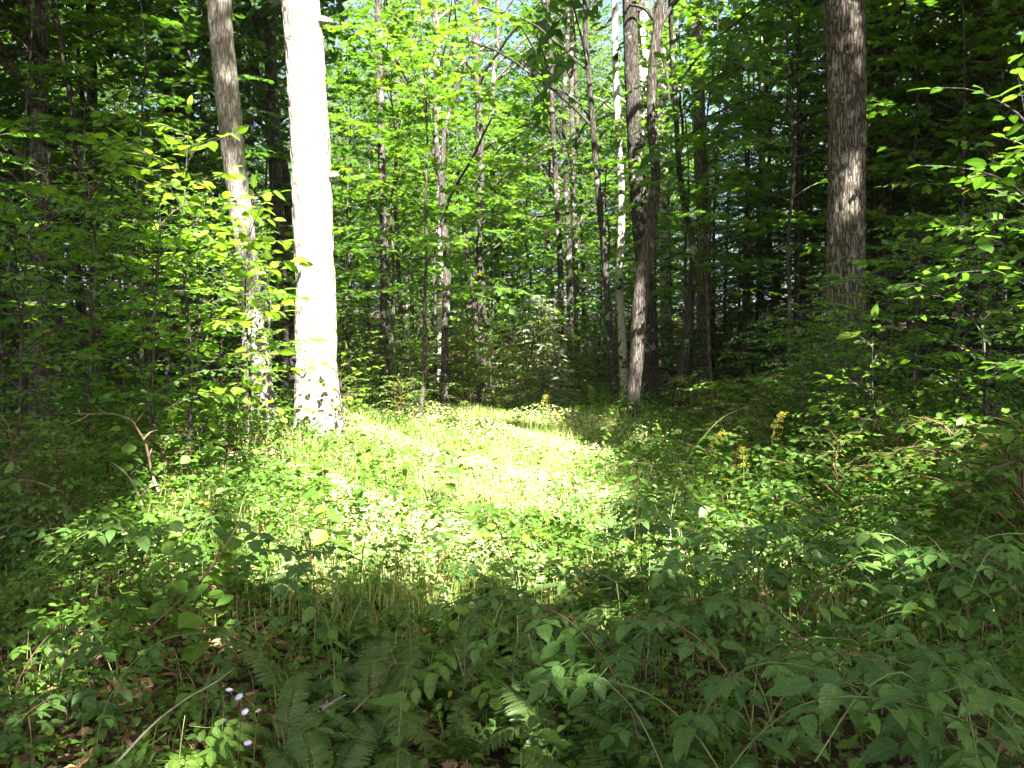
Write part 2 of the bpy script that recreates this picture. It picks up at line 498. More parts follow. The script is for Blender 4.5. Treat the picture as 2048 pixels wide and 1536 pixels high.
def tube(path, rad, sides, relief=0.0, seed=1, flare=0.0, lobes=5, ridge_n=18, ridge_z=.22):
    """closed tapering tube; returns verts, quads(list)"""
    path = np.asarray(path, float); rad = np.asarray(rad, float)
    T = unit(np.gradient(path, axis=0))
    ref = np.array([1.0, 0, 0]) if abs(T[0, 0]) < .8 else np.array([0, 1.0, 0])
    U = []
    u = ref - T[0] * (ref @ T[0])
    for t in T:
        u = u - t * (u @ t); u = u / np.linalg.norm(u); U.append(u)
    U = np.array(U); W = np.cross(T, U)
    a = np.arange(sides) / sides
    ln = np.concatenate([[0], np.cumsum(np.linalg.norm(np.diff(path, axis=0), axis=1))])
    A, Zz = np.meshgrid(a, ln)
    rr = np.repeat(rad[:, None], sides, 1)
    if flare:
        ph = np.random.default_rng(seed).random() * 6
        fl = flare * np.exp(-Zz / .32) * (0.65 + .55 * np.cos(lobes * A * 2 * math.pi + ph) + .2 * np.cos(2 * A * 2 * math.pi + 1))
        rr = rr * (1 + np.maximum(fl, -.1))
    if relief:
        rr = rr - relief * 1.0
        tw = A + 0.05 * np.sin(Zz * 1.3 + seed)
        b = np.abs(vnoise(tw, Zz / ridge_z, ridge_n, seed) - .5) * 2
        b2 = vnoise(A, Zz / .05, ridge_n * 2, seed + 3)
        big = vnoise(A, Zz / .6, 4, seed + 5) - .5
        rr = rr + relief * (np.minimum(b * 2.2, 1) * 1.0 + .5 * b2) + rr * .10 * big
    ang = A * 2 * math.pi
    V = path[:, None, :] + rr[..., None] * (np.cos(ang)[..., None] * U[:, None, :] + np.sin(ang)[..., None] * W[:, None, :])
    n = len(path)
    i = np.arange(n - 1)[:, None]; j = np.arange(sides)[None]
    q = np.stack([i * sides + j, i * sides + (j + 1) % sides, (i + 1) * sides + (j + 1) % sides, (i + 1) * sides + j], -1).reshape(-1, 4)
    V = V.reshape(-1, 3)
    top = len(V)
    V = np.vstack([V, path[-1] + T[-1] * rad[-1] * .5])
    cap = np.array([((n - 1) * sides + k, (n - 1) * sides + (k + 1) % sides, top) for k in range(sides)])
    return V, [q, cap]


def join(parts):
    """[(V, [faces])] -> V, [faces]"""
    Vs, Q, T, o = [], [], [], 0
    for V, fs in parts:
        Vs.append(V)
        for f in fs:
            f = np.asarray(f)
            (Q if f.shape[1] == 4 else T).append(f + o)
        o += len(V)
    out = []
    if Q: out.append(np.vstack(Q))
    if T: out.append(np.vstack(T))
    return np.vstack(Vs), out


def tube_mesh(name, path, rad, sides, mat, **kw):
    V, f = tube(path, rad, sides, **kw)
    return mesh_from(name, V, f, mat)


# ------------------------------------------------------------------ scene objects
def tag(o, label=None, cat=None, group=None, kind=None):
    if label: o['label'] = label
    if cat: o['category'] = cat
    if group: o['group'] = group
    if kind: o['kind'] = kind
    return o


def root(name, loc, rz=0.0, sc=1.0):
    o = bpy.data.objects.new(name, None)
    o.empty_display_size = .1
    o.location = loc; o.rotation_euler = (0, 0, rz); o.scale = (sc, sc, sc)
    col.objects.link(o)
    return o


def part(name, me, parent=None, mtx=None, kind=None):
    o = bpy.data.objects.new(name, me)
    col.objects.link(o)
    if parent is not None: o.parent = parent
    if mtx is not None: o.matrix_basis = mtx
    if kind: o['kind'] = kind
    return o


def plant(recipe, name, loc, rz=0.0, sc=1.0):
    """recipe: [(part name, mesh, matrix, [sub-parts])]; every plant is a root with its own part objects, meshes shared"""
    r = root(name, loc, rz, sc)
    for pn, me, mtx, subs in recipe:
        p = part(pn, me, r, mtx, 'stuff' if pn == 'plume' else None)
        for sn, sme, smtx in subs:
            part(sn, sme, p, smtx)
    return r


def frame_mtx(p, y, z, s=1.0):
    y = Vector(y).normalized(); x = y.cross(Vector(z)).normalized(); z = x.cross(y)
    m = Matrix.Identity(4)
    for i in range(3):
        m[i][0] = x[i] * s; m[i][1] = y[i] * s; m[i][2] = z[i] * s; m[i][3] = p[i]
    return m


ORD = ['leftmost', 'second from the left', 'third from the left', 'fourth from the left', 'fifth from the left', 'sixth from the left', 'seventh from the left',
       'eighth from the left', 'ninth from the left', 'tenth from the left', 'eleventh from the left', 'twelfth from the left']
REG = {}


def reg(o, desc, cat, group, zone, px):
    REG.setdefault((desc, zone), []).append((px, o))
    tag(o, None, cat, group)


def write_labels():
    for (desc, zone), lst in REG.items():
        lst.sort(key=lambda t: t[0])
        n = len(lst)
        for i, (px, o) in enumerate(lst):
            if n == 1: t = f'{desc} {zone}'
            elif i == n - 1: t = f'{desc} {zone}, rightmost'
            elif i < len(ORD): t = f'{desc} {zone}, {ORD[i]}'
            else:
                j = n - 1 - i
                t = f'{desc} {zone}, {ORD[j].replace("left", "right")}' if j < len(ORD) else f'{desc} {zone}'
            o['label'] = t


def zone_low(x, d):
    px = px_of(x, d)
    c = 'by the photo left edge' if px < 330 else 'below the pale trunks' if px < 720 else 'below the sunlit grass' if px < 1180 else 'below the curved trunk' if px < 1620 else 'by the photo right edge'
    r_ = 'along the bottom' if d < 2.9 else 'low' if d < 4.0 else 'midway' if d < 5.6 else 'high' if d < 7.4 else 'far' if d < 9.6 else 'farther' if d < 12 else 'farthest'
    return f'{r_} {c}'


def zone_tree(x, d):
    px = px_of(x, d)
    if px < 200: c = 'at the left edge'
    elif px < 430: c = 'left of the leaning trunk'
    elif px < 690: c = 'behind the pale trunks'
    elif px < 900: c = 'just right of the pale trunk'
    elif px < 1120: c = 'at the end of the clearing'
    elif px < 1330: c = 'behind the curved trunk'
    elif px < 1640: c = 'between curved and broad trunks'
    elif px < 1850: c = 'behind the broad trunk'
    else: c = 'at the right edge'
    r_ = 'near' if d < 18 else 'mid-depth' if d < 27 else 'deep' if d < 42 else 'very deep'
    return f'{r_} {c}'


# ------------------------------------------------------------------ ground
def make_ground():
    xs = np.concatenate([[-700, -300, -140], np.linspace(-70, -14, 22), np.linspace(-13.5, 13.5, 82), np.linspace(14, 70, 22), [140, 300, 700]])
    ys = np.concatenate([[-300, -120, -60], np.linspace(-40, -2, 16), np.linspace(-1.5, 18, 80), np.linspace(19, 70, 34), [90, 140, 300, 900]])
    X, Y = np.meshgrid(xs, ys)
    Z = ground(np.clip(X, -70, 70), np.clip(Y, -40, 84))
    g = np.random.default_rng(3)
    Z = Z + np.where((np.abs(X) < 14) & (Y < 19), g.normal(0, .012, Z.shape), 0)
    n, m = len(ys), len(xs)
    i = np.arange(n - 1)[:, None]; j = np.arange(m - 1)[None]
    q = np.stack([i * m + j, i * m + j + 1, (i + 1) * m + j + 1, (i + 1) * m + j], -1).reshape(-1, 4)
    o = part('forest_floor', mesh_from('forest_floor', np.stack([X, Y, Z], -1), q, M['soil']))
    tag(o, 'dark brown forest soil under the plants', None, None, 'structure')


make_ground()


# ------------------------------------------------------------------ branching crowns
def limb_path(p0, az, elev0, elev1, length, g, n=6):
    p = np.array(p0, float); out = [p.copy()]
    for i in range(n):
        f = i / (n - 1)
        e = elev0 + (elev1 - elev0) * f + g.normal(0, .06)
        az = az + g.normal(0, .10)
        p = p + length / n * np.array([math.cos(az) * math.cos(e), math.sin(az) * math.cos(e), math.sin(e)])
        out.append(p.copy())
    return np.array(out)


def limb_twigs(path, g, start, spacing, tlen, up=0.0):
    """twigs alternate left and right of a limb, in its flat plane: [(pos, dir, length)]"""
    ln = np.concatenate([[0], np.cumsum(np.linalg.norm(np.diff(path, axis=0), axis=1))])
    Ltot = ln[-1]; out = []; s = Ltot * start; side = 1
    while s < Ltot:
        p = np.array([np.interp(s, ln, path[:, k]) for k in range(3)])
        i = min(np.searchsorted(ln, s), len(path) - 1); i = max(i, 1)
        d = unit(path[i] - path[i - 1]); sd = unit(np.cross(d, [0, 0, 1.0])) * side
        a = g.uniform(.6, 1.15)
        v = unit(math.cos(a) * d + math.sin(a) * sd + np.array([0, 0, up + g.normal(0, .12)]))
        out.append((p, v, tlen * g.uniform(.6, 1.15) * (1.1 - .55 * s / Ltot)))
        side = -side; s += spacing * g.uniform(.7, 1.3)
    d = unit(path[-1] - path[-2])
    out.append((path[-1], d, tlen * .7))
    return out


def twig_leaves(twigs, g, spacing, size, tilt=.35, droop=.15):
    """alternate leaves in the twig's flat spray"""
    P, Y, Z, Sc = [], [], [], []
    for p, v, L in twigs:
        n = max(2, int(L / spacing))
        t = (np.arange(n) + .6) / n
        pos = p + v * (t * L)[:, None]; pos[:, 2] -= droop * L * t * t
        sd = unit(np.cross(v, [0, 0, 1.0]) + 1e-6)
        sg = np.where(np.arange(n) % 2 == 0, 1, -1)[:, None]
        a = g.uniform(.6, 1.25, n)[:, None]
        y = np.cos(a) * v + np.sin(a) * sd * sg + g.normal(0, .2, (n, 3)) * [1, 1, .9] + [0, 0, -.28]
        z = np.array([0, 0, 1.0]) + g.normal(0, tilt, (n, 3))
        y[-1] = v + g.normal(0, .1, 3)
        P.append(pos); Y.append(y); Z.append(z); Sc.append(size * g.uniform(.6, 1.15, n))
    return np.vstack(P), np.vstack(Y), np.vstack(Z), np.concatenate(Sc)


def make_tree_meshes(name, g, H, zb, rad, nl, r0, leaf, lsize, lmat, bmat, elev=(.45, -.05), tw_sp=.2, tw_len=.6, lf_sp=.06, lean=.2, prof=None, sides=9, tilt=.35, keep_top=True, side_min=3):
    """a tree of its own: trunk mesh with limbs grown out of it, and the crown's leaves"""
    n = 9
    zs = np.linspace(0, H, n)
    wob = np.cumsum(g.normal(0, lean / n, (n, 2)), 0); wob[0] = 0
    st = np.column_stack([wob, zs])
    r = r0 * (1 - .88 * (zs / H) ** .9)
    sp = spline(np.column_stack([st, r]), H / 26)
    parts = [tube(sp[:, :3], sp[:, 3], sides, relief=r0 * .06, seed=int(g.integers(1e6)), flare=.35, ridge_n=8)]
    tw = []
    az = g.uniform(0, 6.28)
    for i in range(nl):
        t = (i + g.uniform(.1, .9)) / nl
        z = zb + (H - zb) * t * .97
        p0 = np.array([np.interp(z, zs, st[:, k]) for k in range(3)])
        az += 2.4 + g.normal(0, .35)
        pf = prof(t) if prof else (math.sin(math.pi * min(1, .18 + .80 * t)) ** .7)
        L = max(.35, rad * pf * g.uniform(.65, 1.15))
        lp = limb_path(p0, az, elev[0] + .35 * t + g.normal(0, .1), elev[1] + g.normal(0, .1), L, g)
        rl = np.linspace(max(.008, r0 * .32 * (1 - .7 * t)), .004, len(lp))
        parts.append(tube(lp, rl, side_min + 1))
        tw += limb_twigs(lp, g, .22, tw_sp, tw_len)
    for p, v, L in tw[::2]:
        parts.append(tube(np.array([p, p + v * L * .55, p + v * L - [0, 0, .15 * L]]), np.array([.006, .004, .002]), 3))
    V, f = join(parts)
    trunk = mesh_from(name + '_trunk', V, f, bmat)
    P, Y, Z, Sc = twig_leaves(tw, g, lf_sp, lsize, tilt)
    crown = leaves_mesh(name + '_crown', P, Y, Z, Sc, leaf, lmat, g)
    return trunk, crown


KINDS = {}


def build_kinds():
    g = np.random.default_rng(21)
    KINDS['maple_sapling'] = [make_tree_meshes('maple_sapling', g, g.uniform(6.5, 9), g.uniform(1.6, 2.6), 2.1, 30, .045, 'maple', .14, M['maple'], M['bark_slim'],
                                               elev=(.4, -.12), tw_sp=.17, tw_len=.62, lf_sp=.05, lean=.5) for _ in range(4)]
    KINDS['beech_sapling'] = [make_tree_meshes('beech_sapling', g, g.uniform(3.2, 4.6), .45, 1.35, 26, .026, 'ovate', .105, M['beech'], M['bark_slim'],
                                               elev=(.55, -.05), tw_sp=.16, tw_len=.42, lf_sp=.055, lean=.4) for _ in range(4)]
    KINDS['hemlock_tree'] = [make_tree_meshes('hemlock_tree', g, g.uniform(8, 12), .7, 2.3, 46, .085, 'needle', .10, M['hemlock'], M['bark_dark'],
                                              elev=(.05, -.35), tw_sp=.12, tw_len=.55, lf_sp=.022, lean=.3, tilt=.3,
                                              prof=lambda t: 1.05 - .95 * t) for _ in range(3)]
    KINDS['slim_tree'] = [make_tree_meshes('slim_tree', g, g.uniform(11, 15), g.uniform(2.0, 3.4), 2.6, 46, .085, 'hex', .15, M['maple'], M['bark_slim'],
                                           elev=(.5, -.05), tw_sp=.19, tw_len=.75, lf_sp=.055, lean=1.1) for _ in range(4)]
    KINDS['forest_tree'] = [make_tree_meshes('forest_tree', g, g.uniform(17, 22), g.uniform(3.0, 4.6), 4.0, 78, .17, 'diamond', .20, M['canopy'], M['bark_far'],
                                             elev=(.6, .0), tw_sp=.25, tw_len=.95, lf_sp=.07, lean=1.0, sides=10) for _ in range(5)]
    KINDS['haze_pale_tree'] = [make_tree_meshes('haze_pale_tree', g, g.uniform(13, 18), g.uniform(1.2, 2.2), 3.2, 70, .12, 'diamond', .18, M['pale'], M['bark_far'],
                                           elev=(.5, -.05), tw_sp=.25, tw_len=.85, lf_sp=.07, lean=.8, sides=10) for _ in range(3)]
    KINDS['leafy_shrub'] = [make_tree_meshes('leafy_shrub', g, g.uniform(1.3, 1.9), .12, .85, 22, .014, 'ovate', .095, M['herb'], M['redstem'],
                                             elev=(.8, -.05), tw_sp=.13, tw_len=.32, lf_sp=.05, lean=.3) for _ in range(4)]


build_kinds()
DESC = {
    'maple_sapling': ('slender maple sapling', 'sapling', 'maple saplings of the understory'),
    'beech_sapling': ('low beech sapling', 'sapling', 'beech saplings of the understory'),
    'hemlock_tree': ('dark drooping hemlock', 'conifer', 'dark hemlocks in the wood'),
    'slim_tree': ('slim dark-stemmed young tree', 'tree', 'slim young trees in the wood'),
    'forest_tree': ('tall grey-stemmed forest tree', 'tree', 'tall background forest trees'),
    'haze_pale_tree': ('leafy tree coloured haze-pale', 'tree', 'haze-paled leafy trees beyond the clearing'),
    'leafy_shrub': ('waist-high leafy shrub', 'shrub', 'leafy shrubs of the undergrowth'),
}


def put_tree(kind, x, d, sc=1.0, var=None, z=None):
    k = KINDS[kind]
    tr, cr = k[int(rng.integers(len(k))) if var is None else var]
    r = root(kind, (x, d, float(ground(x, d)) - .04 if z is None else z), float(rng.uniform(0, 6.28)), sc)
    part('trunk' if kind != 'leafy_shrub' else 'stems', tr, r)
    part('crown' if kind != 'leafy_shrub' else 'leaves', cr, r, None, 'stuff')
    de, cat, grp = DESC[kind]
    reg(r, de, cat, grp, zone_tree(x, d) if kind != 'leafy_shrub' or d > 14 else zone_low(x, d), px_of(x, d))
    return r


# ------------------------------------------------------------------ the trunks one can pick out, from the photograph's outlines
def canopy_crown(name, c, rx, rz, n, g, size=.32):
    """leaf sprays through an egg-shaped crown, open where the sun reaches down"""
    d = unit(g.normal(0, 1, (n, 3))); rr = g.random(n) ** .42
    P0 = c + d * rr[:, None] * [rx, rx, rz]
    tw = [(P0[i], unit(d[i] * [1, 1, .35] + g.normal(0, .3, 3)), g.uniform(.7, 1.2)) for i in range(n)]
    P, Y, Z, Sc = twig_leaves(tw, g, .085, size, .45)
    k = shaded_ok(P, .10)
    P, Y, Z, Sc = P[k], Y[k], Z[k], Sc[k]
    if len(P) < 20: return None
    return leaves_mesh(name, P, Y, Z, Sc, 'diamond', M['canopy'], g)


def hero_tree(name, label, cat, pts, d, mat, H=17.0, relief=.0, flare=.5, sides=24, step=.12, seed=1, crown_r=3.4, crown_n=260, group=None, ridge_n=18, stubs=(), fork=None, dys=None):
    """pts: (px, py, width px) from the base upward, at depth d"""
    g = np.random.default_rng(seed)
    P = []
    for i, (px, py, w) in enumerate(pts):
        p = at(px, py, d + (0 if dys is None else dys[i]))
        P.append([*p, w / 2 / F * d])
    P = np.array(P)
    base = P[0].copy(); base[2] = float(ground(base[0], base[1])) - .15
    if P[0][2] > base[2] + .1:
        P = np.vstack([base, P])
    else:
        P[0] = base
    v = unit(P[-1, :3] - P[-2, :3]); v = unit(v * [.6, .6, 1])
    top = P[-1].copy(); k = 0
    while top[2] < H - 2:
        top = top.copy(); top[:3] += v * 2.0 + np.append(g.normal(0, .12, 2), 0); top[3] *= .9
        P = np.vstack([P, top])
    o0 = P[0, :3].copy(); o0[2] += .15
    sp = spline(P, step)
    V, f = tube(sp[:, :3] - o0, sp[:, 3], sides, relief=relief, seed=seed, flare=flare, ridge_n=ridge_n)
    r = root(name, o0)
    tr = part('trunk', mesh_from(name + '_trunk', V, f, mat), r)
    # limbs up in the crown
    zt = P[-1, 2]
    for i in range(7):
        z = zt - g.uniform(.5, 7.0)
        p0 = np.array([np.interp(z, sp[:, 2], sp[:, k]) for k in range(3)])
        rad = float(np.interp(z, sp[:, 2], sp[:, 3]))
        lp = limb_path(p0 - o0, g.uniform(0, 6.28), .8, .35, g.uniform(2, 3.4), g)
        part('limb', tube_mesh(name + '_limb', lp, np.linspace(rad * .5, .02, len(lp)), 7, mat), r)
    for (px, py, dx, dz, ln, rad) in stubs:                       # broken branch stubs on the visible stem
        p0 = at(px, py, d - .05) - o0
        q = np.array([p0, p0 + np.array([dx, -.03, dz]) * ln * .5, p0 + np.array([dx, -.06, dz * 1.2]) * ln])
        part('branch_stub', tube_mesh(name + '_stub', q, np.array([rad * 1.3, rad, rad * .6]), 9, mat, relief=rad * .2, seed=seed), r)
    if fork:
        for pp in fork:
            Q = np.array([[*at(px, py, d), w / 2 / F * d] for px, py, w in pp]); Q[:, :3] -= o0
            s2 = spline(Q, step)
            part('limb', tube_mesh(name + '_limb', s2[:, :3], s2[:, 3], max(6, sides // 2), mat, relief=relief * .5, seed=seed + 4), r)
    me = canopy_crown(name + '_crown', P[-1, :3] - [0, 0, 1.5], crown_r, 4.2, crown_n, g)
    if me:
        c = part('crown', me, r, Matrix.Translation(Vector(-o0)), 'stuff')
    tag(r, label, cat, group)
    return r


HERO = []


def build_heroes():
    G = 'trunks round the clearing'
    hero_tree('maple_tree', 'thick pale trunk blazing white in full sun left of the clearing', 'tree',
              [(640, 880, 92), (634, 780, 84), (632, 640, 78), (627, 480, 77), (622, 320, 78), (613, 160, 76), (606, 50, 74), (600, -60, 72)], 12.0, M['bark_pale'],
              relief=.018, flare=.34, sides=110, step=.035, seed=3, ridge_n=30, group=G,
              stubs=[(632, 40, 1.0, -.1, .22, .055), (646, 354, 1.0, .1, .22, .045)])
    hero_tree('maple_tree', 'grey leaning trunk just left of the sunlit white trunk', 'tree',
              [(524, 860, 62), (518, 780, 54), (514, 715, 52), (503, 620, 42), (492, 500, 42), (478, 400, 44), (462, 260, 46), (448, 120, 44), (440, 20, 46), (434, -60, 46)], 13.0, M['bark_grey'],
              relief=.010, flare=.45, sides=84, step=.045, seed=8, ridge_n=26, group=G, stubs=[(441, 34, .05, -.6, .10, .05)])
    hero_tree('oak_tree', 'broad furrowed trunk with sun patches at the dark right side', 'tree',
              [(1692, 800, 96), (1690, 700, 82), (1690, 560, 74), (1692, 400, 70), (1694, 250, 70), (1692, 120, 70), (1689, 0, 72), (1687, -80, 70)], 12.0, M['bark_oak'],
              relief=.026, flare=.4, sides=110, step=.035, seed=14, ridge_n=26, group=G)
    hero_tree('cherry_tree', 'curved brown trunk standing alone right of the clearing', 'tree',
              [(1268, 850, 30), (1268, 790, 25), (1275, 690, 29), (1281, 600, 31), (1290, 530, 28), (1303, 440, 23), (1311, 350, 19), (1302, 240, 17), (1305, 140, 18), (1316, 50, 20), (1326, -40, 18)], 15.0, M['bark_brown'],
              relief=.010, flare=.25, sides=48, step=.06, seed=19, ridge_n=20, group=G, H=15,
              fork=[[(1316, 60, 10), (1345, 10, 9), (1380, -30, 8)], [(1310, 80, 8), (1330, 130, 7), (1338, 200, 5)], [(1316, 50, 10), (1290, 18, 8), (1262, 10, 5)]])
    hero_tree('maple_tree', 'straight dark lichened trunk directly behind the curved one', 'tree',
              [(1302, 800, 38), (1298, 700, 34), (1290, 560, 32), (1278, 420, 32), (1270, 280, 31), (1264, 150, 29), (1260, 20, 28), (1258, -50, 28)], 18.0, M['bark_dark'],
              relief=.012, flare=.4, sides=40, step=.08, seed=23, group=G)
    hero_tree('birch_tree', 'slender white-barked birch left of the curved trunk', 'tree',
              [(1250, 800, 18), (1246, 720, 17), (1243, 640, 16), (1238, 560, 15), (1243, 450, 14), (1242, 370, 13), (1236, 250, 13), (1230, 100, 12), (1228, -40, 12)], 20.0, M['bark_birch'],
              relief=.003, flare=.3, sides=24, step=.12, seed=29, group=G, crown_n=160)
    hero_tree('slim_tree', 'thin black stem leaning left beside the birch', 'tree',
              [(1230, 810, 15), (1222, 700, 14), (1212, 560, 13), (1206, 480, 13), (1192, 330, 12), (1182, 200, 11), (1172, 90, 10), (1168, -40, 10)], 17.0, M['bark_dark'],
              relief=.003, flare=.3, sides=18, step=.14, seed=31, group=G, crown_n=120, H=12)
    hero_tree('slim_tree', 'thin dark crooked stem right of the curved trunk', 'tree',
              [(1345, 840, 18), (1365, 740, 17), (1378, 640, 15), (1386, 500, 13), (1370, 420, 12), (1358, 340, 11), (1352, 230, 10), (1345, 130, 9), (1340, -40, 9)], 16.0, M['bark_dark'],
              relief=.003, flare=.3, sides=18, step=.14, seed=37, group=G, crown_n=120, H=12)
    hero_tree('maple_tree', 'shaded straight trunk between the curved and broad trunks', 'tree',
              [(1404, 800, 40), (1406, 700, 32), (1408, 560, 29), (1406, 430, 27), (1400, 300, 26), (1395, 180, 26), (1391, 40, 26), (1390, -60, 25)], 20.0, M['bark_far'],
              relief=.010, flare=.5, sides=30, step=.1, seed=41, group=G)
    hero_tree('slim_tree', 'dark slender trunk forking high above the clearing end', 'tree',
              [(889, 800, 17), (889, 720, 15), (892, 620, 15), (894, 520, 15), (886, 440, 14), (884, 380, 12), (874, 300, 9), (871, 210, 8), (868, -40, 7)], 17.0, M['bark_slim'],
              relief=.003, flare=.3, sides=20, step=.12, seed=43, group=G, crown_n=90, H=12, fork=[[(885, 385, 10), (888, 270, 9), (905, 210, 8), (925, 150, 6), (950, 60, 5)]])
    hero_tree('maple_tree', 'grey-brown trunk rising behind the clearing centre', 'tree',
              [(963, 800, 22), (962, 700, 21), (963, 600, 20), (958, 520, 18), (958, 440, 17), (961, 340, 16), (957, 200, 15), (952, 60, 14), (950, -60, 14)], 22.0, M['bark_brown'],
              relief=.008, flare=.4, sides=24, step=.12, seed=47, group=G, crown_n=110)
    hero_tree('slim_tree', 'thin brown stem leaning onto the trunk behind the clearing', 'tree',
              [(958, 760, 9), (952, 660, 9), (946, 600, 9), (938, 540, 8), (930, 480, 7), (923, 420, 6), (915, 300, 5)], 21.0, M['bark_brown'],
              relief=.002, flare=.2, sides=12, step=.14, seed=53, group=G, crown_n=60, H=9)
    hero_tree('maple_tree', 'dark straight trunk right of the sunlit white trunk', 'tree',
              [(769, 810, 22), (769, 700, 19), (769, 560, 17), (767, 430, 16), (763, 300, 15), (760, 180, 15), (757, 60, 15), (755, -50, 14)], 18.0, M['bark_slim'],
              relief=.005, flare=.4, sides=22, step=.12, seed=59, group=G, crown_n=110)
    hero_tree('birch_tree', 'pale sunlit birch stem behind the dark slender trunk', 'tree',
              [(878, 800, 14), (880, 700, 13), (881, 560, 13), (882, 480, 12), (881, 380, 11), (876, 200, 10), (872, -40, 9)], 23.0, M['bark_birch'],
              relief=.002, flare=.2, sides=16, step=.15, seed=61, group=G, crown_n=80)
    D = [  # darker stems left of the leaning trunk, then right of the broad trunk
        ([(118, 800, 15), (116, 600, 14), (110, 430, 13), (98, 280, 12), (72, 150, 11), (48, 0, 10)], 14.0, 'bark_dark', 'dark stem leaning left near the photo left edge'),
        ([(200, 800, 15), (192, 560, 13), (176, 400, 12), (158, 300, 11), (140, 190, 10), (118, 60, 9)], 13.0, 'bark_dark', 'dark crooked stem leaning left in the left thicket'),
        ([(192, 800, 26), (190, 560, 22), (188, 360, 20), (185, 180, 19), (182, 0, 18)], 19.0, 'bark_far', 'straight grey trunk in the shaded left thicket'),
        ([(330, 780, 24), (332, 560, 21), (334, 300, 19), (336, 100, 18), (334, 0, 18)], 20.0, 'bark_dark', 'upright dark trunk in the left thicket beside a slanting one'),
        ([(338, 780, 20), (346, 500, 18), (354, 280, 16), (364, 140, 15), (376, 0, 14)], 17.0, 'bark_dark', 'dark trunk slanting right in the left thicket'),
        ([(560, 790, 34), (562, 640, 30), (556, 450, 27), (548, 280, 25), (542, 120, 24), (538, 0, 24)], 18.0, 'bark_dark', 'dark trunk in the gap between the two pale trunks'),
        ([(588, 800, 36), (590, 650, 30), (584, 500, 25), (566, 330, 20), (510, 160, 16), (486, 40, 14)], 21.0, 'bark_brown', 'shaded brown trunk leaning left behind the white trunk'),
        ([(1760, 800, 36), (1757, 600, 30), (1756, 400, 27), (1755, 200, 25), (1752, 0, 24)], 17.0, 'bark_dark', 'dark trunk close behind the broad furrowed trunk'),
        ([(1610, 800, 16), (1606, 600, 13), (1602, 400, 12), (1600, 250, 11), (1598, 0, 9)], 18.0, 'bark_dark', 'thin dark stem just left of the broad furrowed trunk'),
        ([(1968, 800, 30), (1966, 600, 26), (1962, 430, 24), (1960, 200, 22), (1958, 0, 20)], 19.0, 'bark_far', 'greyish trunk deep in the shade near the right edge'),
        ([(1522, 800, 16), (1521, 600, 15), (1522, 450, 14), (1524, 200, 13), (1525, 0, 12)], 25.0, 'bark_birch', 'whitish stem far back left of the broad furrowed trunk'),
        ([(1335, 800, 24), (1330, 560, 21), (1326, 360, 19), (1322, 150, 18), (1320, 0, 18)], 26.0, 'bark_birch', 'distant pale birch seen right of the curved trunk'),
        ([(1296, 800, 30), (1290, 500, 26), (1288, 250, 24), (1286, 100, 23), (1284, 0, 22)], 30.0, 'bark_birch', 'distant bright birch between the dark and curved trunks'),
        ([(993, 800, 14), (995, 640, 13), (992, 520, 12), (986, 400, 11), (984, 200, 10)], 27.0, 'bark_far', 'pale distant stem right of the central grey-brown trunk'),
        ([(1120, 800, 13), (1122, 620, 12), (1120, 520, 12), (1114, 400, 11), (1106, 250, 10), (1100, 80, 9)], 24.0, 'bark_dark', 'first dark pole of the close group behind the clearing'),
        ([(1140, 800, 13), (1140, 620, 13), (1138, 520, 12), (1134, 400, 11), (1128, 200, 10)], 25.0, 'bark_dark', 'second dark pole of the close group behind the clearing'),
        ([(1156, 800, 12), (1154, 640, 11), (1150, 500, 11), (1146, 350, 10), (1142, 150, 9)], 26.5, 'bark_slim', 'third dark pole of the close group behind the clearing'),
        ([(1172, 800, 10), (1168, 640, 9), (1166, 500, 9), (1160, 350, 8), (1150, 150, 8)], 28.0, 'bark_slim', 'fourth and thinnest pole of the close group behind the clearing'),
    ]
    for i, (pts, d, mt, lb) in enumerate(D):
        hero_tree('birch_tree' if mt == 'bark_birch' else 'slim_tree', lb, 'tree', pts, d, M[mt], relief=.004, flare=.35, sides=18, step=.14, seed=100 + i, crown_n=110, group=G, H=14)


build_heroes()


